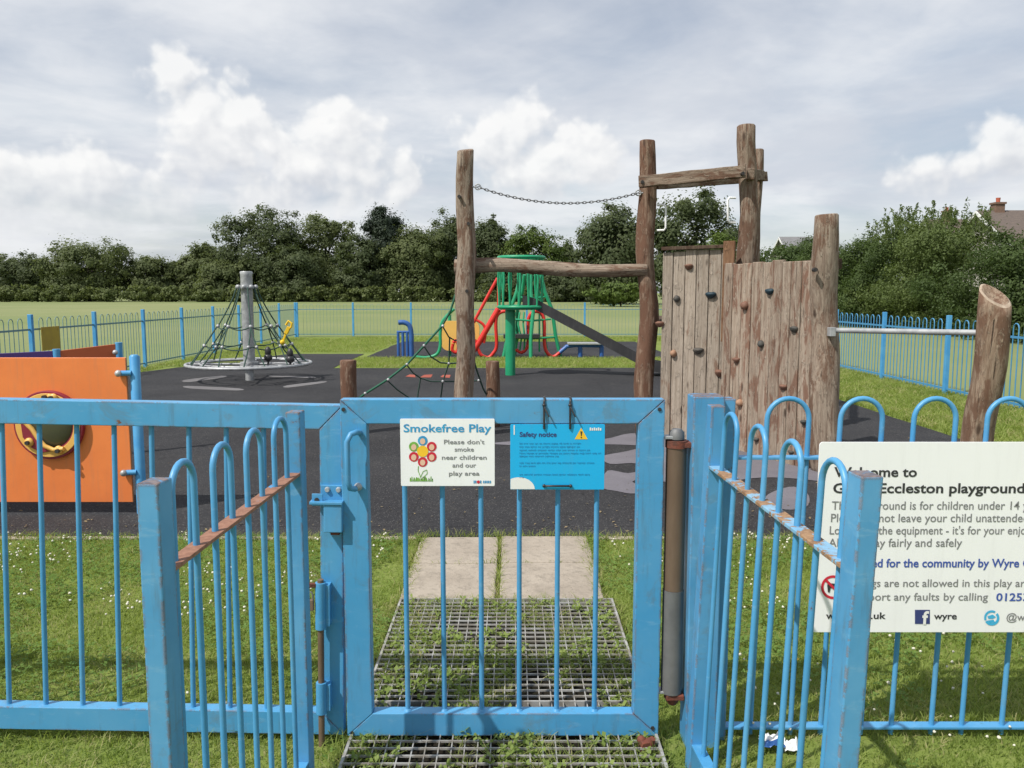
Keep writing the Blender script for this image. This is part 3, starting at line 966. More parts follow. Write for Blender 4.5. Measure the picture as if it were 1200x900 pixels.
# ------------------------------------------------------------------ houses behind the hedge
def house(label, cx, cy, w, d, eave, ridge, roof_m, chims, ry=0.0):
    """Ridge runs along x; gable ends face -x and +x."""
    t = thing('house', label, 'house', (cx, cy, 0), 'houses behind the hedge')
    mb = MB()
    mb.box(cx - w / 2, cx + w / 2, cy - d / 2, cy + d / 2, 0, eave)
    for sx in (-1, 1):
        x = cx + sx * w / 2
        mb.add([(x, cy - d / 2, eave), (x, cy + d / 2, eave), (x, cy, ridge - 0.05)], [(0, 1, 2)] if sx > 0 else [(1, 0, 2)])
    mb.build('wall', M['render_wall'], t)
    rf = MB()
    o = 0.35
    sl = (ridge - eave) / (d / 2)
    for sy in (-1, 1):
        p0 = Vector((cx, cy, ridge)); p1 = Vector((cx, cy + sy * (d / 2 + o), eave - o * sl))
        c = (p0 + p1) / 2 + Vector((0, 0, 0.06))
        rf.obox(c, (w / 2 + o, 0, 0), (p1 - p0) / 2, (0, 0, 0.07))
    roof = rf.build('roof', roof_m, t)
    for sx in (-1, 1):
        bb = MB()
        for sy in (-1, 1):
            x = cx + sx * (w / 2 + o + 0.04)
            bb.bar((x, cy, ridge - 0.02), (x, cy + sy * (d / 2 + o), eave - o * sl - 0.02), 0.05, 0.2)
        bb.build('bargeboard', M['white'], roof)
    for (x, y, h) in chims:
        c = MB()
        c.box(x - 0.30, x + 0.30, y - 0.3, y + 0.3, ridge - 0.6, ridge + h)
        c.box(x - 0.36, x + 0.36, y - 0.37, y + 0.37, ridge + h, ridge + h + 0.12)
        ch = c.build('chimney', M['brick'], roof)
        q = MB(); q.tube([(x, y, ridge + h + .12), (x, y, ridge + h + .2), (x, y, ridge + h + 0.42)], [.13, .12, .14], 10); q.build('chimney_pot', M['clay'], ch)
    for sx, yy in ((-1, -1.4), (-1, 1.4)):
        wd = MB(); x = cx + sx * (w / 2 + 0.03)
        wd.box(x - .03, x + .03, cy + yy - .6, cy + yy + .6, 1.2, 2.3)
        f = wd.build('window', M['white'], t)
        pn = MB(); pn.box(x - .04, x - .034, cy + yy - .52, cy + yy + .52, 1.28, 2.22); pn.build('pane', M['glass'], f)
    return t


p = at(1172, 247, 52)
house('brown tiled house with white bargeboards and a red chimney pot at the right edge', p.x + 5.0, 54, 10, 9.0, 4.0, p.z + 0.1, M['roof_tile'], [(p.x + 1.0, 54, 0.5)])
p = at(1121, 248, 72)
house('house almost hidden by the willow shrub with only its chimney showing', p.x + 3.0, 74, 9, 8, 4.2, p.z - 0.6, M['roof_tile'], [(p.x + .2, 74, 0.75)])
p = at(930, 277, 88)
house('white walled grey roofed house peeping over the hedge beside the tallest log', p.x + 2.4, 92, 4.6, 6, 5.6, p.z + 0.1, M['roof_grey'], [])

# ------------------------------------------------------------------ distant bow-top fences
def hoop_path(p, q, z0, ztop, n=7):
    """Leg up, half round, leg down between two feet p and q (x, y)."""
    p, q = Vector((*p, 0)), Vector((*q, 0))
    r = (q - p).length / 2
    c = (p + q) / 2
    d = (q - p).normalized()
    pts = [Vector((p.x, p.y, z0))]
    for k in range(n + 1):
        a = math.pi * (1 - k / n)
        pts.append(Vector((c.x + d.x * r * math.cos(a), c.y + d.y * r * math.cos(a), ztop - r + r * math.sin(a))))
    pts.append(Vector((q.x, q.y, z0)))
    return pts


def far_fence(label, posts, group, bar_m='bleached_bar', rad=0.0065):
    t = thing('bow_top_fence', label, 'fence', (*posts[0], 0), group)
    for i, (x, y) in enumerate(posts):
        mb = MB(); mb.box(x - .032, x + .032, y - .032, y + .032, 0, 1.21); mb.build('post', M['blue_far'], t, 0.006)
    for i in range(len(posts) - 1):
        a, b = Vector((*posts[i], 0)), Vector((*posts[i + 1], 0))
        d = (b - a); L = d.length; d.normalize()
        mb = MB()
        n = int((L - 0.1) / 0.236)
        s = (L - n * 0.236 + 0.118) / 2
        for k in range(n):
            u = a + d * (s + k * 0.236); v = u + d * 0.118
            mb.tube(hoop_path((u.x, u.y), (v.x, v.y), 0.06, 1.15, 5), rad, 5, caps=False)
        for z in (0.10, 0.97):
            mb.bar(a + d * 0.033 + Vector((0, 0, z)), b - d * 0.033 + Vector((0, 0, z)), 0.012, 0.03)
        mb.build('panel', M[bar_m], t)
    return t


FG = 'bow top fences round the playground'
far_fence('blue bow top fence running away down the left side of the playground', [(FL, 28.8 - 1.98 * k) for k in range(0, 12)][::-1], FG)
far_fence('blue bow top fence across the back of the playground in front of the field', [(FL + 2.08 * k, FB) for k in range(1, 7)] and [(FL + .07, FB)] + [(FL + 2.03 * k, FB) for k in range(1, 8)], FG, 'bleached_bar', 0.0045)
far_fence('blue bow top fence down the right side in front of the tall dark hedge', [(FR, FB)] + [(FR, 14.55 + 2.15 * k) for k in range(6, -5, -1)], FG, 'bar_right', 0.0085)
c0 = at(46, 383, 13.2); c1 = at(66, 410, 13.75)
mb = MB(); mb.box(FL + .045, FL + .053, 13.15, 13.68, 0.62, 1.0)
for y in (13.2, 13.63):
    mb.cyl((FL + .053, y, .95), (FL + .06, y, .95), .012, 8)
tag(mb.build('fence_sign', M['ochre'], None, 0.002), 'small plain ochre yellow sheet fixed to the left fence', 'sign')

# ------------------------------------------------------------------ logs
def log(p, q, r0, r1, m, parent, seed, name='post', rough=0.17, n=22, seg=22, cut=None, bend=0.012, hollow=0.0, rim=None):
    """An irregular round log whose local Z runs along it."""
    p, q = Vector(p), Vector(q)
    L = (q - p).length
    rot = (q - p).to_track_quat('Z', 'Y').to_matrix().to_4x4()
    vs, fs = [], []
    off = Vector((seed * 3.7, seed * 1.3, seed * 7.1))
    if cut:
        cn_ = rot.to_3x3().inverted() @ Vector(cut)
        cut = (-cn_.x / cn_.z, -cn_.y / cn_.z)
    bx, by = math.sin(seed * 2.1), math.cos(seed * 1.7)
    rings = seg + 1
    zs = [L * i / seg for i in range(rings)]
    for i, z in enumerate(zs):
        t = i / seg
        r = (r0 + (r1 - r0) * t) * (1 + 0.09 * mnoise.noise(Vector((5, seed * 2.3, z * 1.7))))
        cx = bend * L * math.sin(math.pi * t) * bx + 0.60 * r * mnoise.noise(Vector((0, seed, z * 1.1)))
        cy = bend * L * math.sin(math.pi * t) * by + 0.60 * r * mnoise.noise(Vector((9, seed, z * 1.1)))
        for k in range(n):
            a = 2 * math.pi * k / n
            s = 1 + rough * mnoise.noise(Vector((math.cos(a) * 1.3, math.sin(a) * 1.3, z * 1.8)) + off) + rough * .35 * mnoise.noise(Vector((math.cos(a) * 4, math.sin(a) * 4, z * 6)) + off)
            zz = z
            x, y = cx + r * s * math.cos(a), cy + r * s * math.sin(a)
            if cut and i == seg:
                zz = z + cut[0] * (x - cx) + cut[1] * (y - cy)
            vs.append((x, y, zz))
    for i in range(seg):
        for k in range(n):
            k2 = (k + 1) % n
            fs.append((i * n + k, i * n + k2, (i + 1) * n + k2, (i + 1) * n + k))
    # rounded, slightly sunk end grain
    base = len(vs)
    top = [Vector(v) for v in vs[seg * n: seg * n + n]]
    c = sum(top, Vector()) / n
    for f, dz in ((0.84 if rim else 0.90, 0.010), (0.62, 0.012 - hollow * 0.6), (0.3, 0.010 - hollow)):
        vs += [tuple(c.lerp(v, f) + Vector((0, 0, dz))) for v in top]
    for j in range(3):
        lo = seg * n if j == 0 else base + (j - 1) * n
        hi = base + j * n
        for k in range(n):
            k2 = (k + 1) % n
            fs.append((lo + k, lo + k2, hi + k2, hi + k))
    fs.append(tuple(base + 2 * n + k for k in range(n)))
    fs.append(tuple(range(n - 1, -1, -1)))
    me = bpy.data.meshes.new(name)
    me.from_pydata(vs, [], fs)
    me.polygons.foreach_set('use_smooth', [True] * len(fs))
    me.materials.append(m)
    if rim:
        me.materials.append(rim)
        for q_ in range(seg * n, seg * n + n):
            me.polygons[q_].material_index = 1
    me.update()
    o = bpy.data.objects.new(name, me)
    COL.objects.link(o)
    w = Matrix.Translation(p) @ rot
    if parent is not None:
        o.parent = parent
        o.matrix_local = parent_matrix(parent).inverted() @ w
    else:
        o.matrix_world = w
    return o


YF = 8.7
frame = thing('log_climbing_frame', 'large rustic log climbing frame with plank climbing wall, chain and beams', 'climbing frame', (1.4, YF, 0))
t1 = at(544, 177, YF); b1 = at(546, 520, YF)
log((b1.x, YF, -.02), (t1.x, YF, t1.z), 0.108, 0.092, M['log_grey'], frame, 1, cut=(-.1, -.25, 1))
t2 = at(761, 166, 8.8); b2 = at(757, 520, 8.8)
log((b2.x, 8.8, -.02), (t2.x, 8.8, t2.z), 0.112, 0.085, M['log_red'], frame, 2, bend=0.008)
t3 = at(877, 148, 8.45)
log((at(872, 400, 8.45).x, 8.45, -.02), (t3.x, 8.45, t3.z), 0.118, 0.088, M['log'], frame, 3)
t4 = at(888, 176, 10.2)
log((t4.x, 10.2, -.02), (t4.x, 10.2, t4.z), 0.10, 0.075, M['log'], frame, 4)
t5 = at(967, 253, 7.02); b5 = at(972, 545, 7.02)
log((b5.x, 7.02, -.02), (t5.x, 7.02, t5.z), 0.135, 0.105, M['log_grey'], frame, 5, rough=0.14)
# leaning log with hollow oblique end
tl = at(1167, 350, 5.85); bl = at(1143, 585, 6.0)
log((bl.x, 6.02, -.02), (tl.x, 5.85, tl.z + .02), 0.113, 0.106, M['log_tan'], frame, 6, cut=(.22, -.62, .75), hollow=0.045, rough=0.09, rim=M['end_grain'])
# horizontal log and its stub
log(at(533, 313, YF + .16), at(757, 318, YF + .06), 0.078, 0.068, M['log_grey'], frame, 7, name='crossbar_log', seg=18)
# squared beams
def beam(p, q, w, h, name='beam', m='log'):
    p, q = Vector(p), Vector(q)
    L = (q - p).length
    mb = MB()
    nseg = 10
    for i in range(nseg + 1):
        t = i / nseg
        e = 0.006
        for (sx, sy) in ((-1, -1), (1, -1), (1, 1), (-1, 1)):
            mb.v.append((sx * w / 2 + random.uniform(-e, e), sy * h / 2 + random.uniform(-e, e), L * t))
    for i in range(nseg):
        for k in range(4):
            k2 = (k + 1) % 4
            mb.f.append((i * 4 + k, i * 4 + k2, i * 4 + 4 + k2, i * 4 + 4 + k)); mb.sm.append(False)
    mb.f += [(3, 2, 1, 0), tuple(nseg * 4 + k for k in range(4))]; mb.sm += [False, False]
    o = mb.build(name, M[m], None, 0.006)
    o.parent = frame
    rot = (q - p).to_track_quat('Z', 'Y').to_matrix().to_4x4()
    o.matrix_local = parent_matrix(frame).inverted() @ Matrix.Translation(p) @ rot
    return o
beam(at(749, 213, 8.62), at(874, 201, 8.27), 0.075, 0.115)
beam(at(768, 216, 8.86), at(897, 207, 10.08), 0.07, 0.11)
beam(at(893, 206, 10.1), at(880, 204, 8.3), 0.07, 0.11)

def planks(name, a, b, z0, za, zb, n, m, thick=0.045, seed=1, gap=0.0026):
    """A boarded panel from a to b (x, y); tops run from za to zb; every board is its own island."""
    rnd = random.Random(seed)
    a, b = Vector((*a, 0)), Vector((*b, 0))
    d = (b - a); L = d.length; d.normalize()
    nrm = Vector((d.y, -d.x, 0))
    mb = MB()
    ws = [rnd.uniform(.85, 1.15) for _ in range(n)]
    s = sum(ws)
    u = 0
    for k in range(n):
        w = L * ws[k] / s
        zt = za + (zb - za) * (u + w / 2) / L + rnd.uniform(-.012, .012)
        o = rnd.uniform(-.006, .006)
        c = a + d * (u + w / 2) + nrm * o + Vector((0, 0, (z0 + zt) / 2))
        mb.obox(c, d * (w / 2 - gap), nrm * thick / 2, Vector((0, 0, (zt - z0) / 2)))
        u += w
    return mb.build(name, m, frame, 0.007)

A0, A1 = (1.575, 8.62), (2.215, 8.30)
B0, B1 = (2.13, 8.22), (2.60, 7.08)
zt_l = at(790, 296, 8.5).z
planks('climbing_wall', A0, A1, 0.0, at(778, 295, 8.62).z, at(848, 292, 8.32).z, 6, M['plank'], seed=3)
planks('climbing_wall', B0, B1, 0.0, at(858, 309, 8.2).z, at(955, 304, 7.1).z, 9, M['plank_red'], seed=5)
mb = MB(); a = at(846, 300, 8.22)
mb.obox((2.16, 8.235, 1.56), (.050, -.025, 0), (.012, .024, 0), (0, 0, .50)); o = mb.build('edge_board', M['plank_brown'], frame, .004)
mb = MB(); mb.bar((1.56, 8.60, at(778, 294, 8.62).z + .02), (2.22, 8.28, at(848, 291, 8.32).z + .02), .09, .035); mb.build('capping', M['plank_dark'], frame, .004)
mb = MB(); mb.obox((2.665 + .09, 7.45, .95), (.012, 0, 0), (.0, .42, 0), (0, 0, .9)); mb.build('side_board', M['plank_dark'], frame, .004)
mb = MB(); mb.bar((2.60, 7.16, 1.80), (2.86, 7.22, 1.80), .07, .09); mb.build('beam', M['plank_dark'], frame, .004)
# platform behind the boards
mb = MB(); mb.add([(1.62, 8.75, 1.2), (2.3, 8.4, 1.2), (2.72, 7.4, 1.2), (2.78, 10.1, 1.2), (1.7, 10.5, 1.2),
                   (1.62, 8.75, 1.26), (2.3, 8.4, 1.26), (2.72, 7.4, 1.26), (2.78, 10.1, 1.26), (1.7, 10.5, 1.26)],
                  [(4, 3, 2, 1, 0), (5, 6, 7, 8, 9), (0, 1, 6, 5), (1, 2, 7, 6), (2, 3, 8, 7), (3, 4, 9, 8), (4, 0, 5, 9)])
mb.build('platform', M['plank_dark'], frame, .004)

def on_wall(px, py, a, b):
    """Where the sight line through a photo point meets the boarded panel a-b."""
    q = at(px, py, 8.0)
    o = Vector((0, 0, CAM_H)); dr = q - o
    a, b = Vector((*a, 0)), Vector((*b, 0))
    d = (b - a).normalized(); n = Vector((d.y, -d.x, 0))
    t = n.dot(a - o) / n.dot(dr)
    return o + dr * t, n, d

def hold(px, py, a, b, m, s, seed):
    rnd = random.Random(seed)
    p, n, d = on_wall(px, py, a, b)
    mb = MB()
    mb.ball((0, 0, 0), 1.0, 12, 8)
    kind = seed % 3
    out = []
    for (x, y, z) in mb.v:
        if kind == 0:      # ledge, undercut
            z2 = z * (0.55 if z > 0 else 0.95); y2 = y * (1.0 + 0.5 * z)
            x2 = x * (1.15 + 0.25 * z)
        elif kind == 1:    # round knob
            x2, y2, z2 = x * .8, y, z * .85
        else:              # cupped wedge
            x2, y2, z2 = x * (1.2 + .3 * z), y * (.9 + .4 * z), z * .7 + 0.18 * x * x
        k = 1 + 0.18 * mnoise.noise(Vector((x * 1.6 + seed, y * 1.6, z * 1.6)))
        out.append(p + n * (0.03 + max(-.6, y2) * s * .95 * k) * 1 + d * x2 * s * k + Vector((0, 0, z2 * s * k)))
    mb.v = [tuple(v) for v in out]
    return mb.build('hold', M[m], frame)
H_ = 'hold_red', 'hold_dark', 'hold_blue', 'hold_tan'
for i, (px, py, w, m, s) in enumerate([
        (808, 312, 0, 0, .047), (794, 350, 0, 1, .048), (834, 346, 0, 2, .055), (774, 379, 0, 0, .050), (790, 414, 0, 3, .050), (819, 411, 0, 1, .055),
        (845, 436, 0, 0, .060), (876, 358, 1, 0, .060), (905, 342, 1, 2, .050), (934, 385, 1, 1, .045), (895, 403, 1, 1, .045), (866, 422, 1, 0, .045),
        (921, 453, 1, 0, .042), (870, 472, 1, 3, .052), (889, 515, 1, 1, .035), (945, 494, 1, 1, .035), (855, 503, 1, 3, .045), (930, 530, 1, 1, .03)]):
    hold(px, py, *((A0, A1) if w == 0 else (B0, B1)), H_[m], s * .86, i + 3)

# chain between the two tall posts, eye bolts and hand grips
def chain(p, q, sag, n, r=0.0048, link=0.032):
    mb = MB()
    p, q = Vector(p), Vector(q)
    pts = [p.lerp(q, k / n) - Vector((0, 0, sag * 4 * (k / n) * (1 - k / n))) for k in range(n + 1)]
    for k in range(n):
        a, b = pts[k], pts[k + 1]
        d = (b - a); L = d.length * 0.66; c = (a + b) / 2; d.normalize()
        s = Vector((0, 1, 0)) if k % 2 else Vector((0, 0.2, 1)).normalized()
        s = (s - d * s.dot(d)).normalized()
        ring = [c + d * L * math.cos(t) + s * 0.011 * math.sin(t) for t in [2 * math.pi * i / 10 for i in range(10)]]
        mb.tube(ring, r, 6, closed=True)
    return mb
cp, cq = at(560, 219, YF - .02), at(748, 226, 8.76)
chain(cp, cq, 0.135, 46).build('chain', M['dull_steel'], frame)
mb = MB()
for c in (cp, cq):
    mb.tube([c + Vector((.028 * math.cos(t), 0, .028 * math.sin(t))) for t in [2 * math.pi * i / 12 for i in range(12)]], .007, 6, closed=True)
mb.cyl(cp, cp + Vector((-.09, 0, .0)), .008, 8); mb.cyl(cq, cq + Vector((.09, 0, 0)), .008, 8)
mb.build('eye_bolt', M['steel'], frame)
for (px, y0, y1, Y, dx) in ((770, 240, 270, 8.72, 1), (862, 232, 261, 8.36, -1)):
    mb = MB()
    a, b = at(px, y0, Y), at(px, y1, Y)
    w = Vector((dx * .085, -.03, 0))
    mb.tube([a, a + w * .8, a + w + Vector((0, 0, -.025)), b + w + Vector((0, 0, .025)), b + w * .8, b], .011, 8)
    mb.build('hand_grip', M['white'], frame)
# chinning bar
mb = MB(); mb.cyl(at(972, 387, 6.98), at(1152, 390, 5.92), .022, 14); mb.build('chinning_bar', M['steel'], frame)
mb = MB()
for q in (at(973, 387, 6.95),):
    mb.box(q.x - .02, q.x + .03, q.y - .05, q.y + .02, q.z - .05, q.z + .025)
mb.build('bar_bracket', M['steel'], frame, .004)
# bolt heads
for (px, py, Y) in ((538, 230, 8.6), (549, 262, 8.59), (547, 341, 8.59), (956, 316, 6.9), (871, 203, 8.2), (753, 213, 8.55)):
    q = at(px, py, Y); mb = MB(); mb.cyl(q, q + Vector((0, .05, 0)), .018, 8); mb.build('bolt', M['bolt_dark'], frame)

# stumps of the net
SG = 'log stumps holding the rope net'
s1 = gnd(408, 517.5); s1 = at(408, 440, 8.9)
for (px, ty, Y, r, lab, sd) in ((408.5, 423, 8.9, .088, 'short log stump left of the tall left post, just above the gate latch', 8), (577, 424, 9.4, .078, 'short slimmer log stump right of the tall left post', 9)):
    q = at(px, ty, Y)
    o = log((q.x, Y, -.02), (q.x, Y, q.z), r * 1.05, r, M['log_red'], None, sd, name='log_stump', seg=8, rough=.07)
    tag(o, lab, 'stump', SG)

# rope net sloping from the tall post down to the stumps
net = thing('rope_net', 'sloping green rope climbing net beside the tall left log post', 'climbing net', (-1.1, 9.2, 0))
top = at(535, 350, 8.72); botl = at(424, 463, 8.85)
mb = MB()
def sagrope(p, q, sag, r, n=10):
    p, q = Vector(p), Vector(q)
    return [p.lerp(q, k / n) - Vector((0, 0, sag * 4 * (k / n) * (1 - k / n))) for k in range(n + 1)]
left_edge = [at(x, y, Y) for x, y, Y in ((534, 345, 8.75), (528, 364, 8.75), (518, 382, 8.76), (497, 405, 8.78), (477, 427, 8.8), (454, 445, 8.84), (427, 462, 8.88), (409, 475, 8.9))]
mb.tube(left_edge, .012, 8)
mb.build('edge_rope', M['rope_green'], net)
mb = MB()
right_edge = [at(x, y, Y) for x, y, Y in ((550, 400, 8.9), (558, 432, 9.2), (566, 455, 9.35), (577, 475, 9.4))]
mb.tube(right_edge, .010, 8)
mb.tube([at(519, 383, 8.76), at(526, 395, 8.8), at(533, 399, 8.85), at(548, 396, 8.9)], .0085, 6)
mb.tube([at(497, 406, 8.78), at(505, 418, 8.85), at(516, 425, 8.95), at(528, 426, 9.0), at(553, 424, 9.1)], .0085, 6)
mb.tube([at(477, 428, 8.8), at(484, 437, 8.85)], .0085, 6)
mb.tube([at(454, 446, 8.84), at(466, 457, 8.9), at(485, 470, 9.0), at(500, 486, 9.05)], .0085, 6)
mb.tube([at(527, 395, 8.82), at(526, 426, 9.0), at(519, 447, 9.05), at(516, 470, 9.1)], .0085, 6)
mb.tube([at(493, 443, 8.95), at(490, 460, 9.0), at(488, 478, 9.05)], .0085, 6)
mb.tube([at(493, 443, 8.95), at(505, 447, 9.0), at(519, 447, 9.05), at(536, 447, 9.1), at(561, 446, 9.3)], .0085, 6)
mb.tube([at(477, 428, 8.8), at(484, 437, 8.87), at(493, 443, 8.95)], .0085, 6)
mb.build('mesh_rope', M['rope_dark'], net)
mb = MB()
for (x, y, Y) in ((519, 382, 8.74), (497, 405, 8.76), (477, 427, 8.78), (455, 445, 8.82), (428, 461, 8.86), (519, 447, 9.03), (526, 426, 8.98), (561, 446, 9.28)):
    mb = MB(); mb.ball(at(x, y, Y), .017, 8, 6); mb.build('connector', M['steel'], net)

# ------------------------------------------------------------------ spinning net
YS = 14.4
sp = gnd(293, 446)
YS = sp.y
spin = thing('spinning_net', 'spinning rope cone with grey pole and silver ring on the black rubber', 'carousel', (sp.x, YS, 0))
zt = at(293, 318, YS).z
zr = at(293, 426, YS).z
SXc = sp.x
mb = MB()
mb.tube([(SXc, YS, 0), (SXc, YS, zr - .05)], .075, 18)
mb.tube([(SXc, YS, zr - .06), (SXc, YS, zr + .03)], .16, 18)
mb.tube([(SXc, YS, zr), (SXc, YS, zt - .06), (SXc, YS, zt - .02), (SXc, YS, zt)], [.102, .102, .112, .10], 20)
mb.build('pole', M['steel'], spin)
mb = MB()
mb.tube([(SXc, YS, zt - .30), (SXc, YS, zt - .24)], .15, 18)
for k in range(8):
    a = 2 * math.pi * k / 8
    c = Vector((SXc + .16 * math.cos(a), YS + .16 * math.sin(a), zt - .27))
    mb.ball(c, .04, 8, 6)
mb.build('collar', M['steel'], spin)
RR = 1.06
mb = MB()
def circ(r, z, n=40): return [(SXc + r * math.cos(2 * math.pi * k / n), YS + r * math.sin(2 * math.pi * k / n), z) for k in range(n)]
mb.tube(circ(RR, zr), .028, 8, closed=True)
mb.tube(circ(RR * .78, zr + .01), .02, 8, closed=True)
for k in range(16):
    a = 2 * math.pi * (k + .3) / 16
    mb.tube([(SXc + RR * .78 * math.cos(a), YS + RR * .78 * math.sin(a), zr + .01), (SXc + RR * math.cos(a), YS + RR * math.sin(a), zr)], .016, 6)
for k in range(4):
    a = 2 * math.pi * (k + .1) / 4
    mb.tube([(SXc + .12 * math.cos(a), YS + .12 * math.sin(a), zr - .01), (SXc + RR * .78 * math.cos(a), YS + RR * .78 * math.sin(a), zr)], .022, 6)
mb.build('ring', M['steel'], spin)
mb = MB(); cn = MB()
NS = 8
strand = []
for k in range(NS):
    a = 2 * math.pi * (k + .5) / NS
    pts = []
    for t in np.linspace(0, 1, 9):
        r = .17 + (RR * .9 - .17) * t ** 1.25
        z = zt - .28 - (zt - .28 - zr) * t
        pts.append(Vector((SXc + r * math.cos(a), YS + r * math.sin(a), z)))
    strand.append(pts)
    # each strand splits in two below its middle
    mb.tube(pts[:5], .013, 6)
    for s in (-1, 1):
        q = []
        for t in np.linspace(.5, 1, 5):
            r = .17 + (RR * .93 - .17) * t ** 1.25
            aa = a + s * (t - .5) * 0.36
            q.append(Vector((SXc + r * math.cos(aa), YS + r * math.sin(aa), zt - .28 - (zt - .28 - zr) * t)))
        mb.tube(q, .013, 6)
        cn.ball(q[2], .03, 6, 5)
    cn.ball(pts[4], .035, 6, 5)
for k in range(NS):
    for j in (4, 6):
        p, q = strand[k][j], strand[(k + 1) % NS][j]
        mb.tube(sagrope(p, q, .06, 0, 5), .011, 6)
mb.build('rope', M['rope_dark'], spin)
cn.build('connector', M['steel'], spin)
mb = MB()
y1 = YS - .35
mb.tube([at(335, 381, y1), at(338, 376, y1), at(342, 379, y1), at(341, 384, y1)], .02, 8)
mb.bar(at(339, 383, y1), at(335, 391, y1), .07, .06); mb.bar(at(335, 391, y1), at(332, 399, y1), .035, .035); mb.ball(at(331, 401, y1), .045, 8, 6)
mb.build('hand_strap', M['bright_yellow'], spin, .008)
mb = MB()
for (x, y) in ((314, 412), (340, 414)):
    c = at(x, y, YS - .5)
    mb.ball(c, .055, 10, 8, (1, 1, 1.6)); mb.ball(c + Vector((0, 0, -.1)), .075, 10, 8, (1, 1, .9)); mb.cyl(c, (c.x, c.y, zr), .02, 8)
mb.build('rubber_seat', M['black_plastic'], spin)

# ------------------------------------------------------------------ slide tower
YT = gnd(598, 440).y
tow = thing('slide_tower', 'green cage tower on one thick green post with a dark grey slide', 'slide', (at(610, 400, YT).x, YT, 0))
cx, rad = at(611, 330, YT).x, 0.42
zc0, zc1 = at(611, 362, YT - .4).z, at(611, 302, YT).z
mb = MB(); mb.tube([(at(598, 400, YT).x, YT, 0), (at(598, 400, YT).x, YT, zc0)], .095, 16); mb.build('post', M['green'], tow)
mb = MB()
def circ2(r, z, n=28): return [(cx + r * math.cos(2 * math.pi * k / n), YT + r * math.sin(2 * math.pi * k / n), z) for k in range(n)]
mb.tube(circ2(rad, zc0 + .03), .035, 8, closed=True)
mb.tube(circ2(rad, zc1), .035, 8, closed=True)
for k in range(15):
    a = 2 * math.pi * k / 15
    if -0.45 < a - 0.0 < 0.35 or a > 2 * math.pi - .35: continue
    x, y = cx + rad * math.cos(a), YT + rad * math.sin(a)
    wv = .022 * (1 if k % 2 else -1)
    mb.tube([(x, y, zc0 + .03), (x + wv * .3, y, zc0 + (zc1 - zc0) * .3), (x + wv, y, zc0 + (zc1 - zc0) * .55), (x + wv * .4, y, zc0 + (zc1 - zc0) * .8), (x, y, zc1)], .021, 6)
mb.build('cage', M['green'], tow)
mb = MB(); mb.tube([(cx, YT, zc0 - .02), (cx, YT, zc0 + .04)], rad * .97, 28); mb.build('platform', M['green'], tow)
mb = MB()
sa, sb = at(620, 357, YT), at(762, 432, YT)
d = (sb - sa); ex = at(790, 437, YT)
path = [sa - Vector((.12, 0, -.01)), sa + d * .04, sa + d * .5, sb, ex]
for k in range(len(path) - 1):
    a, b = path[k], path[k + 1]
    mb.add([a + Vector((0, y, z)) for (y, z) in ((-.26, -.03), (.26, -.03), (.26, .17), (.22, .17), (.22, .01), (-.22, .01), (-.22, .17), (-.26, .17))] +
           [b + Vector((0, y, z)) for (y, z) in ((-.26, -.03), (.26, -.03), (.26, .17), (.22, .17), (.22, .01), (-.22, .01), (-.22, .17), (-.26, .17))],
           [(i, (i + 1) % 8, (i + 1) % 8 + 8, i + 8) for i in range(8)] + [(7, 6, 5, 4, 3, 2, 1, 0), tuple(range(8, 16))])
mb.tube([ex + Vector((-.1, 0, -.02)), (ex.x - .1, YT, 0)], .04, 8)
mb.build('slide_chute', M['slide'], tow)

# ------------------------------------------------------------------ climbing unit behind the tower
YU = 19.75
unit = thing('tube_climbing_unit', 'red and green tubular climbing unit with a yellow panel behind the slide tower', 'climbing unit', (at(590, 415, YU).x, YU, 0))
def T(pts, Y=YU, r=.042, n=8, mbx=None, dy=None):
    q = [at(x, y, Y + (dy[i] if dy else 0)) for i, (x, y) in enumerate(pts)]
    # round the corners
    out = []
    m = len(q)
    for i in range(m - 1):
        p0, p1, p2, p3 = q[max(i - 1, 0)], q[i], q[i + 1], q[min(i + 2, m - 1)]
        for k in range(5):
            t = k / 5
            out.append(0.5 * ((2 * p1) + (p2 - p0) * t + (2 * p0 - 5 * p1 + 4 * p2 - p3) * t * t + (3 * p1 - p0 - 3 * p2 + p3) * t ** 3))
    out.append(q[-1])
    mbx.tube([v for v in out], r, n)
mb = MB()
T([(598, 366), (590, 365), (583, 369), (581, 380), (582, 405), (578, 414), (572, 419), (564, 416), (560, 408), (556, 398)], mbx=mb)
T([(604, 409), (611, 413), (617, 408), (619, 398), (619, 376), (623, 367), (630, 365), (636, 370), (638, 380), (638, 402), (641, 413), (648, 418), (655, 414), (659, 409)], mbx=mb)
mb.build('wavy_rail', M['red'], unit)
mb = MB()
T([(554, 412), (562, 400), (584, 362)], mbx=mb, r=.07)
T([(531, 402), (534, 399), (537, 405), (535, 413), (530, 410), (531, 403)], mbx=mb, r=.04)
T([(583, 326), (570, 350), (555, 378)], mbx=mb, r=.038)
T([(584, 327), (584, 362)], mbx=mb, r=.03)
T([(556, 374), (566, 380), (569, 389), (567, 402)], mbx=mb, r=.035)
mb.build('red_rail', M['red'], unit)
mb = MB()
a, b = at(517, 376, YU + .25), at(562, 411, YU + .25)
poly = []
for (ccx, ccz, a0) in ((b.x - .18, b.z + .18, -90), (b.x - .18, a.z - .18, 0), (a.x + .18, a.z - .18, 90), (a.x + .18, b.z + .18, 180)):
    for k in range(6):
        th = R(a0 + 18 * k)
        poly.append((ccx + .18 * math.cos(th), ccz + .18 * math.sin(th)))
mb.prism(poly, YU + .22, YU + .26)
yp = mb.build('panel', M['yellow'], unit, .004)
mb = MB()
for x in (527, 552):
    q = at(x, 400, YU + .3); mb.tube([(q.x, YU + .31, 0), (q.x, YU + .31, a.z + .15)], .04, 8)
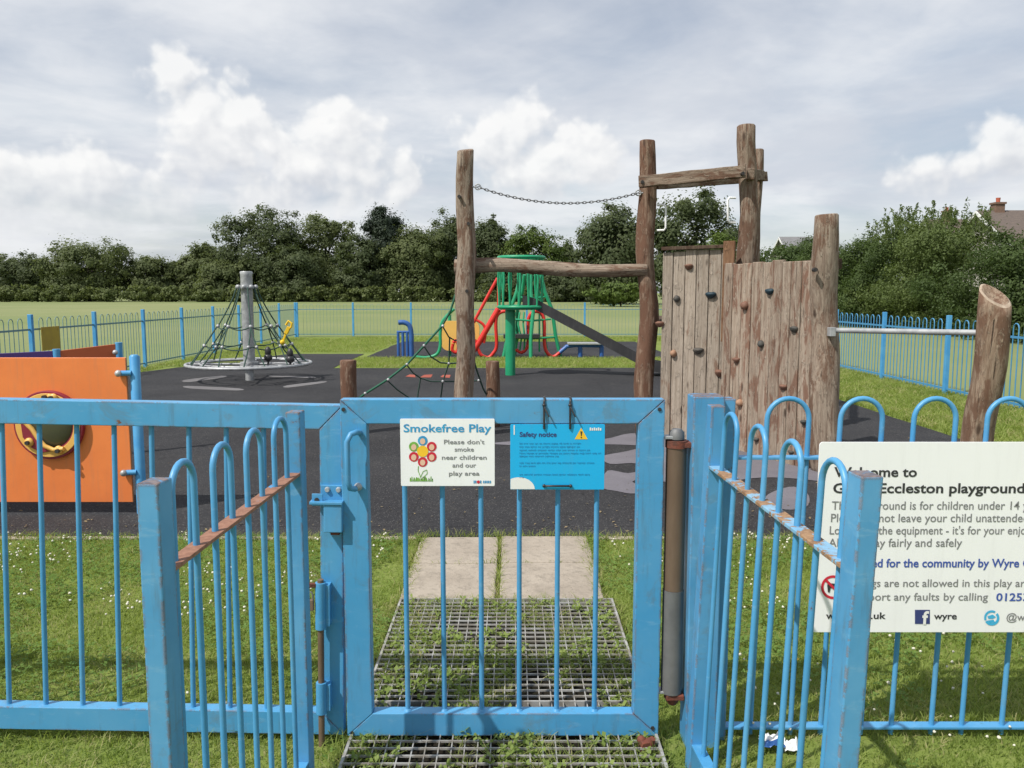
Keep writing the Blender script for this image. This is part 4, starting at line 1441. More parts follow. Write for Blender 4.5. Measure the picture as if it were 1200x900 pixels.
mb.build('panel_post', M['green'], unit)
mb = MB()
for (tx, bx, by, dy) in ((612, 590, 417, -.1), (616, 603, 413, .7), (622, 622, 419, -.35), (626, 641, 410, .8), (631, 657, 413, .1)):
    p = at(tx + (bx - tx) * .1, 322, YU + dy * .2); q = at(bx, by, YU + dy); q.z = 0
    mid = p.lerp(q, .45) + Vector(((.06 if bx > 620 else -.06), 0, .05))
    mb = MB(); mb.tube([p, p.lerp(q, .2), mid, p.lerp(q, .75), q], .045, 8); mb.build('leg', M['green'], unit)
for y in (348, 374, 395):
    f = (y - 322) / 95
    mb = MB(); mb.tube([at(612 - 22 * f, y, YU - .1 * f), at(622, y + 2, YU - .3 * f), at(631 + 26 * f, y, YU + .1 * f)], .026, 6); mb.build('cross_bar', M['green'], unit)
for k, x in enumerate((604, 609, 614, 632)):
    mb = MB(); mb.tube([at(x, 366, YU), at(x - 3 + k, 380, YU - .1), at(x + 3 - k, 396, YU - .1), at(x, 412, YU)], .022, 6); mb.build('wavy_rod', M['green'], unit)
mb = MB()
T([(532, 362), (519, 376), (516, 390), (516, 405), (512, 415), (500, 419), (485, 418)], mbx=mb, r=.038, Y=YU - .6)
mb.build('green_rail', M['green'], unit)
mb = MB(); mb.box(at(590, 394, YU).x, at(632, 394, YU).x, YU - .3, YU + .1, at(600, 396, YU).z, at(600, 391, YU).z); mb.build('tread', M['black_plastic'], unit, .01)

# blue barrier and low bench
YB = 19.9
bar_ = thing('barrier_rail', 'short blue barrier with curved top tube left of the rope net', 'barrier', (at(474, 418, YB).x, YB, 0))
mb = MB()
T([(467, 378), (474, 378), (480, 382), (482, 392), (482, 400)], YB, .06, 8, mb)
q = at(482, 400, YB); mb.tube([(q.x, YB, 0), q], .06, 8)
mb.build('bent_post', M['dark_blue'], bar_)
mb = MB()
for x in (466.5, 472, 477):
    q = at(x, 389, YB); mb.tube([(q.x, YB, 0), q], .035, 8)
mb.tube([at(465, 389, YB), at(480, 389, YB)], .03, 8)
mb.build('upright', M['dark_blue'], bar_)
YN = 19.7
ben = thing('balance_beam', 'low blue balance beam with pale top right of the red wavy rails', 'balance beam', (at(680, 418, YN).x, YN, 0))
mb = MB()
for x in (680, 705):
    q = at(x, 406, YN); mb.tube([(q.x, YN, 0), q], .055, 8)
mb.tube([at(656, 413, YN), at(664, 406, YN), at(674, 404.5, YN), at(707, 405, YN)], .05, 8)
mb.build('leg', M['dark_blue'], ben)
mb = MB(); a, b = at(665, 403, YN), at(706, 403, YN)
mb.box(a.x, b.x, YN - .15, YN + .15, a.z - .01, a.z + .035); mb.build('beam_top', M['steel'], ben, .008)

# ------------------------------------------------------------------ orange play panels
YP = 5.62
pp = thing('play_panel', 'bright orange play panel with a round bubble window and blue post', 'play panel', (-3.3, YP, 0))
pz0, pz1 = at(80, 588, YP).z, at(80, 419, YP).z
px0, px1 = at(-130, 500, YP).x, at(152, 500, YP).x
mb = MB(); mb.box(px0, px1, YP - .011, YP + .011, pz0, pz1); mb.build('board', M['orange'], pp, .003)
for X in (at(158.5, 470, YP).x, px0 - .04):
    mb = MB(); mb.tube([(X, YP + .02, 0), (X, YP + .02, pz1 + .005), (X, YP + .02, pz1 + .018)], [.034, .034, .022], 16); mb.build('post', M['blue_far'], pp)
for z in (at(150, 437, YP).z, at(150, 553, YP).z):
    mb = MB(); X = at(158.5, 470, YP).x
    mb.tube([(X - .012, YP - .012, z), (X - .085, YP - .028, z)], .019, 10)
    c = mb.build('clamp', M['blue_far'], pp)
    k = MB(); k.ball((X - .088, YP - .040, z), .024, 10, 8); k.build('clamp_cap', M['steel'], c)
bc = at(61, 497, YP)
bw = MB()
def ring_poly(r, n=48): return [(bc.x + r * math.cos(2 * math.pi * k / n), bc.z + r * math.sin(2 * math.pi * k / n)) for k in range(n)]
def annulus(r0, r1, y0, y1, n=48):
    mb = MB()
    vs, fs = [], []
    for k in range(n):
        a = 2 * math.pi * k / n
        c, s = math.cos(a), math.sin(a)
        for (r, y) in ((r0, y1), (r0, y0), (r1, y0), (r1, y1)):
            vs.append((bc.x + r * c, y, bc.z + r * s))
    for k in range(n):
        j = (k + 1) % n
        for e in range(4):
            e2 = (e + 1) % 4
            fs.append((k * 4 + e, k * 4 + e2, j * 4 + e2, j * 4 + e))
    return mb.add(vs, fs)
br = annulus(.168, .238, YP - .05, YP - .011).build('bubble_window', M['maroon'], pp, .004)
annulus(.178, .222, YP - .058, YP - .050).build('rim', M['cream'], br, .003)
mb = MB()
vs, fs = [], []
for j in range(9):
    th = math.pi / 2 * j / 8
    for i in range(32):
        ph = 2 * math.pi * i / 32
        vs.append((bc.x + .178 * math.cos(th) * math.cos(ph), YP - .018 - .05 * math.sin(th), bc.z + .178 * math.cos(th) * math.sin(ph)))
for j in range(8):
    for i in range(32):
        i2 = (i + 1) % 32
        fs.append((j * 32 + i, j * 32 + i2, (j + 1) * 32 + i2, (j + 1) * 32 + i))
mb.add(vs, fs, True)
m_, N_, b_, co_ = new_mat('smoked_dome')
b_.inputs['Base Color'].default_value = (0.07, 0.07, 0.045, 1); b_.inputs['Roughness'].default_value = 0.12
mb.build('dome', m_, br)
mb = MB()
swirl = [(-.20, .06), (-.15, .03), (-.095, -.035), (-.045, -.12), (.02, -.165), (.10, -.16), (.16, -.12)]
for (dx, dz) in ((-.20, .075), (-.17, -.11), (-.07, -.19), (-.16, -.06)):
    pass
mb.prism([(bc.x + x, bc.z + z) for x, z in [(-.178, .02), (-.17, -.08), (-.12, -.15), (-.05, -.19), (.03, -.175), (-.03, -.14), (-.075, -.07), (-.12, -.01), (-.165, .045)]], YP - .068, YP - .054)
mb.build('crescent', M['maroon'], br, .003)
mb = MB()
mb.tube([(bc.x + x, YP - .072, bc.z + z) for x, z in [(-.18, .06), (-.15, .03), (-.10, -.02), (-.06, -.09), (-.02, -.14), (.04, -.168), (.11, -.16)]], .016, 8)
for (x, z, r) in ((-.125, -.115, .032), (.075, -.168, .03), (.06, .195, .028), (.035, .20, .02)):
    mb.ball((bc.x + x, YP - .07, bc.z + z), r, 10, 8, (1, .6, 1))
mb.build('scroll', M['cream'], br)
mb = MB()
for (x, z) in ((-.125, -.115), (.078, -.172), (.01, .20), (.055, .195)):
    mb.disc((bc.x + x, bc.z + z), .014, YP - .105, YP - .08, 12)
mb.build('spot', M['ink'], br)
# rear panels, seen above the first
rp = thing('play_panel', 'purple and burnt orange play panels standing behind the orange one', 'play panel', (-4, 8, 0))
q0, q1, q2 = at(-60, 417, 7.0), at(66, 411, 7.45), at(139, 403, 7.75)
for (a, b, m) in ((q0, q1, 'purple'), (q1, q2, 'dark_orange')):
    mb = MB(); d = (Vector((b.x, b.y, 0)) - Vector((a.x, a.y, 0))); L = d.length; d.normalize(); nn = Vector((d.y, -d.x, 0))
    e0, e1 = Vector((a.x, a.y, 0)) + d * .03, Vector((b.x, b.y, 0)) - d * .03
    zt0, zt1 = a.z, b.z
    vs = []
    for s in (-1, 1):
        o_ = nn * .011 * s
        vs += [e0 + o_ + Vector((0, 0, .13)), e1 + o_ + Vector((0, 0, .13)), e1 + o_ + Vector((0, 0, zt1)), e0 + o_ + Vector((0, 0, zt0))]
    mb.add(vs, [(3, 2, 1, 0), (4, 5, 6, 7), (0, 1, 5, 4), (1, 2, 6, 5), (2, 3, 7, 6), (3, 0, 4, 7)])
    mb.build('board', M[m], rp, .003)
for a in (q0, q1, q2):
    mb = MB(); mb.tube([(a.x, a.y, 0), (a.x, a.y, a.z + .015)], .032, 14); mb.build('post', M['blue_far'], rp)
mb = MB(); q = at(135, 413, 7.68); mb.ball(q, .025, 10, 8); mb.build('clamp_cap', M['steel'], rp)

# ------------------------------------------------------------------ the gate
YG = 2.70
gx0, gx1 = at(402, 560, YG).x, at(776, 560, YG).x
gz0, gz1 = at(590, 858, YG).z, at(590, 467, YG).z
FW = 0.088
gate = thing('pedestrian_gate', 'blue steel gate with two signs hung on it across the slab path', 'gate', (gx1, YG, 0))
D0, D1 = YG - .025, YG + .025
def mitred(x0, x1, z0, z1, w, wt, y0, y1, inset=0.0006):
    mb = MB()
    e = inset
    mb.prism([(x0, z1), (x0 + w, z1 - wt), (x1 - w, z1 - wt), (x1, z1)], y0, y1)
    mb.prism([(x0, z0), (x1, z0), (x1 - w, z0 + wt), (x0 + w, z0 + wt)], y0, y1)
    mb.prism([(x0, z0 + e), (x0 + w - e, z0 + wt), (x0 + w - e, z1 - wt), (x0, z1 - e)], y0, y1)
    mb.prism([(x1, z0 + e), (x1, z1 - e), (x1 - w + e, z1 - wt), (x1 - w + e, z0 + wt)], y0, y1)
    return mb
mitred(gx0, gx1, gz0, gz1, FW, FW * .92, D0, D1, .0012).build('frame', M['blue'], gate, .0025)
for px in (476, 519.5, 564, 608.5, 653, 698):
    x = at(px, 690, YG).x
    mb = MB(); mb.tube([(x, YG, gz0 + FW * .9), (x, YG, gz1 - FW * .9)], .0086, 12); mb.tube([(x, YG, gz0 + FW * .92 - .002), (x, YG, gz0 + FW * .92 + .007)], [.0155, .0095], 12); mb.tube([(x, YG, gz1 - FW * .92 - .006), (x, YG, gz1 - FW * .92 + .002)], [.0095, .0150], 12); mb.build('bar', M['blue_bar'], gate)
mb = MB()
hx = at(413, 500, YG).x; hz1, hz0 = at(413, 506, YG).z, at(413, 566, YG).z
pts = [(hx + .022, D0, hz1 + .0), (hx + .012, D0 - .03, hz1 + .012)]
pts = [Vector((hx + .03, D0 + .002, hz1)), Vector((hx + .024, D0 - .030, hz1 + .008)), Vector((hx + .008, D0 - .045, hz1 + .004)), Vector((hx - .004, D0 - .05, hz1 - .02)),
       Vector((hx - .004, D0 - .05, hz0 + .02)), Vector((hx + .002, D0 - .045, hz0 - .002)), Vector((hx + .014, D0 - .028, hz0 - .008)), Vector((hx + .02, D0 + .002, hz0 - .004))]
mb.tube(pts, .0095, 12)
h = mb.build('pull_handle', M['blue_bar'], gate)
mb = MB(); mb.ball((hx + .022, D0 - .014, hz0 - .004), .014, 10, 8); mb.build('bolt', M['steel'], h)
mb = MB()
for (x, z) in ((gx0 + .012, gz1 - .033), (gx1 - .018, gz1 - .033), (gx0 + .016, gz0 + .012), (gx1 - .02, gz0 + .03)):
    mb = MB(); mb.disc((x, z), .0065, D0 - .0035, D0 + .002, 12); mb.build('plug', M['bolt_dark'], gate)
# closing cylinder on the hinge side
cxl = at(791, 600, YG).x; cz1, cz0 = at(791, 524, YG).z, at(789, 810, YG).z; czm = at(790, 690, YG).z
mb = MB(); mb.tube([(cxl, YG, czm), (cxl, YG, cz1)], .034, 24)
cl = mb.build('closer', M['brown_steel'], gate); cl['label'] = 'brown rust filmed closing cylinder'
mb = MB(); mb.tube([(cxl, YG, cz0), (cxl, YG, czm - .001)], .0355, 24); mb.build('closer_sleeve', M['dull_steel'], cl)
mb = MB(); mb.tube([(cxl, YG, cz1 + .028), (cxl, YG, cz1 + .05), (cxl, YG, cz1 + .062)], [.026, .026, .015], 16); mb.build('closer_cap', M['dull_steel'], cl)
mb = MB(); mb.tube([(cxl, YG, cz1), (cxl, YG, cz1 + .024)], .037, 20); mb.box(cxl, cxl + .055, YG - .03, YG + .03, cz1 + .002, cz1 + .02)
mb.build('closer_bracket', M['rust'], cl, .002)
mb = MB(); mb.box(cxl - .02, cxl + .04, YG - .03, YG + .03, cz0 - .02, cz0 - .002); mb.tube([(cxl + .005, YG, cz0 - .045), (cxl + .005, YG, cz0 - .02)], [.014, .03], 12)
mb.build('closer_bracket', M['rust'], cl, .002)
mb = MB(); mb.box(gx1 - .01, cxl + .012, YG - .02, YG + .02, cz1 + .030, cz1 + .040); mb.box(gx1 - .01, cxl, YG - .02, YG + .02, cz0 - .001, cz0 + .008); mb.build('hinge_plate', M['steel'], gate, .002)

gp = MB()
px0_, px1_ = at(806, 600, YG).x, at(842, 600, YG).x
gp.box(px0_, px1_, YG - .05, YG + .05, -.05, at(820, 465, YG - .05).z)
tag(gp.build('gate_post', M['blue_post'], None, .004), 'thick blue square hinge post at the right of the gate', 'post')

# left leaf, sagging a little at its free end
lx1 = at(397.5, 560, 2.72).x
YL = 2.72
leaf = thing('gate_leaf', 'wide blue maintenance gate leaf sagging at its latch end, left of the small gate', 'gate', (lx1, YL, 0), rot=(0, R(1.05), 0))
lz1, lz0 = at(398, 474, YL).z, at(398, 857, YL).z
lx0 = lx1 - 2.15
mt = parent_matrix(leaf)
def LB(mb):                      # shapes in the leaf's upright frame are turned with it
    mb.v = [tuple(mt @ (Vector(p) - Vector((lx1, YL, 0)))) for p in mb.v]
    return mb
LB(mitred(lx0, lx1, lz0, lz1, .078, .082, YL - .025, YL + .025, .0012)).build('frame', M['blue'], leaf, .0025)
for k in range(15):
    x = lx1 - .112 - .078 - k * .1285 + .045
    if x < lx0 + .09: continue
    mb = MB(); mb.tube([(x, YL, lz0 + .08), (x + .003 * k, YL, lz1 - .08)], .0086, 12); LB(mb).build('bar', M['blue_bar'], leaf)
yf = YL - .025
mb = MB()
p0, p1 = at(371, 568, yf), at(399, 585, yf)
mb.box(p0.x, p1.x - .004, yf - .012, yf, p1.z, p0.z)
mb.box(p0.x - .03, p1.x, yf - .05, yf - .012, p1.z - .008, p1.z + .002)
lp = LB(mb).build('latch', M['blue_bar'], leaf, .002)
mb = MB()
a, b = at(360, 579, yf - .03), at(373, 593, yf - .03)
mb.prism([(a.x, b.z), (b.x, b.z), (b.x, a.z), (a.x, a.z)], yf - .034, yf - .028); LB(mb).build('tab', M['blue_bar'], lp, .001)
mb = MB(); c = at(366, 586, yf - .03); mb.disc((c.x, c.z), .008, yf - .037, yf - .0345, 14); LB(mb).build('hole', M['bolt_dark'], lp)
mb = MB()
for px in (379, 392):
    q = at(px, 573, yf); mb.tube([(q.x, yf - .012, q.z), (q.x, yf - .021, q.z)], [.010, .007], 10)
LB(mb).build('bolt', M['steel'], lp)
a, b = at(377, 586, yf), at(399, 620, yf)
mb = MB(); mb.box(a.x, b.x, yf - .045, yf, b.z, a.z - .004); LB(mb).build('latch_box', M['blue_bar'], lp, .003)
mb = MB(); mb.box(a.x + .02, b.x - .012, yf - .03, yf - .01, b.z - .012, b.z); LB(mb).build('latch_tongue', M['rust'], lp)
# drop bolt
bx = at(374, 760, yf - .03).x
mb = MB(); z = [at(374, y, yf - .03).z for y in (683, 737, 800, 836, 878)]
mb.tube([(bx, yf - .03, -.02), (bx, yf - .03, z[0] + .01)], .0105, 12)
db = LB(mb).build('drop_bolt', M['brown_steel'], leaf); db['label'] = 'rusty drop bolt rod'
for i in (0, 2):
    mb = MB(); mb.tube([(bx, yf - .03, z[i + 1]), (bx, yf - .03, z[i])], .018, 14); mb.box(bx - .008, bx + .03, yf - .032, yf, z[i + 1] + .009, z[i] - .009)
    LB(mb).build('guide_tube', M['blue_bar'], db)
mb = MB(); q = at(362, 686, yf - .03); mb.bar((bx, yf - .03, q.z), (q.x - .012, yf - .045, q.z + .004), .016, .014); LB(mb).build('bolt_handle', M['rust'], db, .002)
pd = thing('padlock', 'small rusty padlock hanging from the drop bolt handle', 'padlock', at(364, 700, yf - .04))
mb = MB(); q = at(364, 709, yf - .04); mb.obox(q, (.011, 0, 0), (0, .007, 0), (0, 0, .020)); mb.build('body', M['brown_steel'], pd, .003)
mb = MB(); mb.tube([q + Vector((-.008, 0, .018)), q + Vector((-.008, 0, .036)), q + Vector((-.004, 0, .045)), q + Vector((.004, 0, .045)), q + Vector((.008, 0, .036)), q + Vector((.008, 0, .018))], .003, 8); mb.build('shackle', M['dull_steel'], pd)
mb = MB(); X = lx0 - .14; mb.box(X - .05, X + .05, YL - .05, YL + .05, -.05, 1.30)
tag(mb.build('gate_post', M['blue_post'], None, .004), 'thick blue hinge post of the wide maintenance gate leaf', 'post')

# ------------------------------------------------------------------ wing fences
def wing(name, label, near, far, zn, zf, zrn, zrf, m_rail, lean=0.0):
    """Two posts, two flat rails and four hoops; lean tips the whole run sideways a little."""
    t = thing(name, label, 'fence', (near[0], near[1], 0), 'short wing fences flanking the gate')
    a, b = Vector((*near, 0)), Vector((*far, 0))
    d = (b - a).normalized(); s = Vector((d.y, -d.x, 0))
    def tip(mb):
        mb.v = [(p[0] + lean * (p[2] - 1.0), p[1], p[2]) for p in mb.v]
        return mb
    for c, w, dep, zt in ((a, .0215, .030, zn), (b, .0215, .026, zf)):
        mb = MB(); mb.obox(c + Vector((0, 0, zt / 2 - .03)), s * w, d * dep, (0, 0, zt / 2 + .03)); tip(mb).build('post', M['blue_post'], t, .003)
    mb = MB(); e0, e1 = a + d * .030, b - d * .026
    mb.bar(e0 + Vector((0, 0, zrn)), e1 + Vector((0, 0, zrf)), .038, .009); r_ = tip(mb).build('rail', m_rail, t, .0012)
    r_['label'] = 'flat top rail with paint worn down to rust'
    mb = MB(); mb.bar(e0 + Vector((0, 0, .10)), e1 + Vector((0, 0, .10)), .038, .009); tip(mb).build('rail', M['blue_bar'], t, .0012)
    L = (e1 - e0).length
    n = 4
    pit = L / (2 * n)
    for k in range(n):
        u = e0 + d * (pit * (2 * k + .38)); v = u + d * pit * 1.02
        mb = MB(); mb.tube(hoop_path((u.x, u.y), (v.x, v.y), .04, 1.197, 12), .0074, 12); tip(mb).build('hoop', M['blue_bar'], t)
    return t
wing('wing_fence', 'short blue bow top fence left of the gate with a rusty brown top rail', (-.700, 1.572), (-.6475, 2.42), 1.185, 1.199, .995, 1.013, M['rail_rusty'])
wing('wing_fence', 'short blue bow top fence right of the gate with a half rusted pale top rail', (.684, 1.572), (.627, 2.52), 1.199, 1.203, 1.0, 1.013, M['rail_half'], .035)

# front fence to the right of the gate
ff = thing('bow_top_fence', 'near blue bow top fence right of the gate, carrying the white sign', 'fence', (px1_, YG + .02, 0), FG)
YR = YG + .03
FX1 = 3.6
ex = at(848, 600, YR).x
for X in (ex, FX1):
    mb = MB(); mb.box(X - .022, X + .022, YR - .03, YR + .03, -.05, at(848, 466, YR).z); mb.build('post', M['blue_post'], ff, .004)
rz1, rz0 = at(910, 536, YR).z, at(1100, 854, YR).z + .012
for z in (rz1, rz0):
    mb = MB(); mb.bar((ex + .022, YR, z), (FX1 - .022, YR, z), .04, .009); mb.build('rail', M['blue_bar'], ff, .0012)
hp = (982 - 895) / 2 * YR / FPX
x = at(895, 600, YR).x
k = 0
zt_ = at(920, 467, YR).z
while x + hp * 1.14 < FX1 - .03:
    mb = MB(); mb.tube(hoop_path((x, YR), (x + hp * 1.14, YR), rz0 - .03, zt_, 14), .0086, 12); mb.v = [(p[0] + .02 * (p[2] - 1.1), p[1], p[2]) for p in mb.v]; mb.build('hoop', M['blue_bar'], ff)
    x += 2 * hp

# ------------------------------------------------------------------ lettering
def letters(name, m, parent, items, y, thick=0.0006):
    """items: (text, left px, baseline px, width px or None, cap px, bold, align, depth). One mesh a line."""
    mb = MB()
    objs = []
    for it in items:
        cu = bpy.data.curves.new('lettering', 'FONT')
        cu.body = it[0]
        cu.size = 1.0
        cu.resolution_u = 3
        cu.offset = it[5]
        o = bpy.data.objects.new('lettering', cu)
        COL.objects.link(o)
        objs.append((o, cu))
    bpy.context.view_layer.update()
    dg = bpy.context.evaluated_depsgraph_get()
    for (o, cu), (txt, px, py, wpx, cap, bold, al, Y) in zip(objs, items):
        mb = MB()
        me = bpy.data.meshes.new_from_object(o.evaluated_get(dg))
        n = len(me.vertices)
        co = np.empty(n * 3); me.vertices.foreach_get('co', co); co = co.reshape(-1, 3)
        x0, x1 = co[:, 0].min(), co[:, 0].max()
        k = Y / FPX
        sz = cap * k / 0.70
        sx = wpx * k / (x1 - x0) if wpx else sz
        p = at(px, py, Y)
        shift = {'l': 0.0, 'c': -(x1 - x0) * sx / 2}[al]
        vs = [(p.x + shift + (c[0] - x0) * sx, y, p.z + c[1] * sz) for c in co]
        mb.add(vs, [tuple(f.vertices) for f in me.polygons])
        bpy.data.meshes.remove(me)
        r_ = mb.build(name, m, parent)
    for o, cu in objs:
        bpy.data.objects.remove(o); bpy.data.curves.remove(cu)
    return r_


def blob(mb, pts, Y, y, z_off=0):
    """Flat printed shape from photo points, facing the path."""
    q = [at(a, b, Y) for a, b in pts]
    area = sum(q[i].x * q[(i + 1) % len(q)].z - q[(i + 1) % len(q)].x * q[i].z for i in range(len(q)))
    if area < 0: q = q[::-1]
    mb.add([(v.x, y, v.z) for v in q], [tuple(range(len(q)))])
def ell(cx, cy, rx, ry=None, n=20):
    ry = ry or rx
    return [(cx + rx * math.cos(2 * math.pi * k / n), cy + ry * math.sin(2 * math.pi * k / n)) for k in range(n)]
def stroke(mb, pts, w, Y, y):
    for i in range(len(pts) - 1):
        a, b = Vector(pts[i]), Vector(pts[i + 1])
        d = (b - a); d.normalize(); s = Vector((-d.y, d.x)) * w / 2
        blob(mb, [tuple(a + s), tuple(b + s), tuple(b - s), tuple(a - s)], Y, y)

# --- big white playground sign
YW = YR - .075
sg = thing('playground_sign', 'large white welcome sign with black lettering on the near right fence', 'sign', at(955, 740, YW))
a, b = at(960.5, 518, YW), at(1352, 741, YW)
def rrect(x0, x1, z0, z1, r, n=5):
    out = []
    for (cx_, cz_, a0) in ((x1 - r, z0 + r, -90), (x1 - r, z1 - r, 0), (x0 + r, z1 - r, 90), (x0 + r, z0 + r, 180)):
        for k in range(n + 1):
            th = R(a0 + 90 * k / n)
            out.append((cx_ + r * math.cos(th), cz_ + r * math.sin(th)))
    return out
mb = MB(); mb.prism(rrect(a.x, b.x, b.z, a.z, .012), YW, YW + .004); mb.build('board', M['white_sign'], sg, .0008)
mb = MB()
for z in (a.z - .08, b.z + .08):
    mb.box(a.x + .05, b.x - .05, YW + .004, YW + .03, z - .015, z + .015)
mb.build('sign_rail', M['dull_steel'], sg, .001)
yl = YW - .0012
letters('heading', M['ink'], sg, [('Welcome to', 977, 558.5, 99, 11.6, .022, 'l', YW), ('Great Eccleston playground', 976, 577.5, 229, 11.8, .022, 'l', YW),
                                  ('wyre.gov.uk', 967.5, 725, 73, 8.2, .018, 'l', YW), ('wyre', 1094, 725.5, 28, 8.2, .018, 'l', YW)], yl)
letters('lettering', M['grey_ink'], sg, [
    ('This playground is for children under 14 years', 974.5, 597, 258, 10.2, .006, 'l', YW), ('Please do not leave your child unattended', 973.5, 611.5, 237, 10.2, .006, 'l', YW),
    ("Look after the equipment - it's for your enjoyment", 972, 626, 270, 10.2, .006, 'l', YW), ('Always play fairly and safely', 970.5, 640.5, 161, 10.2, .006, 'l', YW),
    ('Dogs are not allowed in this play area', 1004, 687.5, 216, 9.6, .006, 'l', YW), ('Report any faults by calling', 1003, 703.5, 160, 9.6, .006, 'l', YW),
    ('@wyre', 1179, 727, 40, 9, .010, 'l', YW)], yl)
letters('blue_lettering', M['blue_ink'], sg, [('Provided for the community by Wyre Council', 986, 664.5, 262, 10.4, .020, 'l', YW), ('01253', 1167, 704, 39, 9.6, .020, 'l', YW)], yl)
mb = MB(); blob(mb, [(1072, 714.5), (1089.5, 714.5), (1089.5, 731), (1072, 731)], YW, yl); ic = mb.build('icon', M['navy_ink'], sg)
letters('icon_letter', M['white'], ic, [('f', 1080, 731, None, 16, .03, 'l', YW)], yl - .001)
mb = MB()
for k in range(24):
    a0, a1 = 2 * math.pi * k / 24, 2 * math.pi * (k + 1) / 24
    blob(mb, [(976 + 14 * math.cos(a0), 688 + 14 * math.sin(a0)), (976 + 14 * math.cos(a1), 688 + 14 * math.sin(a1)), (976 + 11 * math.cos(a1), 688 + 11 * math.sin(a1)), (976 + 11 * math.cos(a0), 688 + 11 * math.sin(a0))], YW, yl)
stroke(mb, [(967, 679), (985, 697)], 3, YW, yl - .0016)
mb.build('no_dogs_symbol', M['red_ink'], sg)
mb = MB(); blob(mb, [(969, 685), (971, 683), (980, 684), (982, 681), (985, 684), (982, 687), (982, 694), (980, 694), (979, 689), (973, 689), (972, 694), (970, 694)], YW, yl - .0008); mb.build('dog_symbol', M['ink'], sg)
mb = MB()
for (a0, a1, r0, r1) in ((-40, 150, 9, 6), (160, 300, 9, 6.5)):
    st = 12
    for k in range(st):
        u, v = R(a0 + (a1 - a0) * k / st), R(a0 + (a1 - a0) * (k + 1) / st)
        blob(mb, [(1162 + r0 * math.cos(u), 724 + r0 * math.sin(u)), (1162 + r0 * math.cos(v), 724 + r0 * math.sin(v)), (1162 + r1 * math.cos(v), 724 + r1 * math.sin(v)), (1162 + r1 * math.cos(u), 724 + r1 * math.sin(u))], YW, yl)
blob(mb, [(1157, 722), (1163, 720), (1167, 723), (1163, 725), (1158, 725)], YW, yl); blob(mb, [(1157, 727), (1164, 726), (1166, 729), (1160, 730)], YW, yl)
mb.build('round_icon', M['cyan_ink'], sg)

# --- white smokefree sign on the gate
YK = D0 - .006
sk = thing('smokefree_sign', 'white smokefree sign with a flower of round faces, on the left of the gate', 'sign', at(524, 570, YK))
a, b = at(468.7, 490.8, YK), at(579.8, 569.6, YK)
mb = MB(); mb.prism(rrect(a.x, b.x, b.z, a.z, .004), YK, YK + .004); mb.build('board', M['white_sign'], sk, .0006)
yk = YK - .001
def S(x, y): return (460 + x / 4.615, 480 + y / 4.615)
letters('title', M['title_ink'], sk, [('Smokefree Play', *S(60, 121), 104, 9.4, .018, 'l', YK)], yk)
letters('lettering', M['grey_ink'], sk, [(t_, *S(388, y_), w_ / 4.615, 5.3, .012, 'c', YK) for t_, y_, w_ in
        (("Please don't", 186, 222), ('smoke', 226, 106), ('near children', 270, 246), ('and our', 312, 130), ('play area', 356, 168))], yk)
mb = MB(); blob(mb, ell(*S(163, 225), 6.6), YK, yk - .0006); mb.build('flower_centre', M['yellow_ink'], sk)
for (x, y, m) in ((163, 168, 'title_ink'), (212, 200, 'red_ink'), (212, 255, 'red_ink'), (163, 283, 'red_ink'), (115, 255, 'red_ink'), (115, 200, 'green_ink')):
    mb = MB(); blob(mb, ell(*S(x, y), 5.7), YK, yk); pt = mb.build('petal', M[m], sk)
    mb = MB(); blob(mb, ell(*S(x, y + 3), 3.1, 3.6), YK, yk - .0008); mb.build('petal_face', M['skin_ink'], pt)
mb = MB()
stroke(mb, [S(140, 305), S(138, 330), S(150, 360), S(158, 382)], 0.8, YK, yk); stroke(mb, [S(152, 365), S(165, 335), S(185, 325), S(188, 345), S(160, 372)], 0.7, YK, yk)
for k in range(22):
    x = 95 + k * 5.8; stroke(mb, [S(x, 388), S(x + random.uniform(-6, 8), 358 + random.uniform(0, 16))], 0.9, YK, yk)
mb.build('flower_stem', M['green_ink'], sk)
mb = MB()
for x in (438, 447, 474): blob(mb, [S(x, 383), S(x + 6, 383), S(x + 6, 399), S(x, 399)], YK, yk)
for k in range(5): blob(mb, [S(490 + k * 9, 384), S(496 + k * 9, 384), S(496 + k * 9, 398), S(490 + k * 9, 398)], YK, yk)
mb.build('small_logo', M['title_ink'], sk)
mb = MB(); blob(mb, ell(*S(464, 391), 1.9), YK, yk); mb.build('small_logo', M['red_ink'], sk)

# --- blue safety notice, tied on with cable ties
sf = thing('safety_sign', 'bright blue safety notice hung by two black ties from the gate top rail', 'sign', at(652, 574, YK))
a, b = at(598, 497.3, YK), at(708, 573.8, YK)
mb = MB(); mb.prism(rrect(a.x, b.x, b.z, a.z, .004), YK, YK + .004); mb.build('board', M['cyan'], sf, .0006)
letters('title', M['navy_ink'], sf, [('Safety notice', *S(687, 146), 44, 5.6, .022, 'l', YK)], yk)
mb = MB()
rnd = random.Random(4)
for (y, x1_) in ((187, 1025), (205, 1000), (223, 1060), (240, 1115), (256, 890), (292, 1080), (309, 775), (355, 1060), (371, 700)):
    x = 687
    while x < x1_:
        for _ in range(rnd.randint(2, 8)):
            w = rnd.uniform(3.2, 6.0)
            up = rnd.choice((6.5, 6.5, 6.5, 9.5)); dn = rnd.choice((0, 0, 0, 0, 3))
            blob(mb, [S(x, y - up), S(x + 1.6, y - up), S(x + 1.6, y + dn), S(x, y + dn)], YK, yk)
            blob(mb, [S(x + 1.6, y - 6.5), S(x + w, y - 6.5), S(x + w, y - 4.6), S(x + 1.6, y - 4.6)], YK, yk)
            if rnd.random() < .6: blob(mb, [S(x + 1.6, y - 1.6), S(x + w, y - 1.6), S(x + w, y), S(x + 1.6, y)], YK, yk)
            x += w + 1.7
            if x > x1_ + 10: break
        x += 5
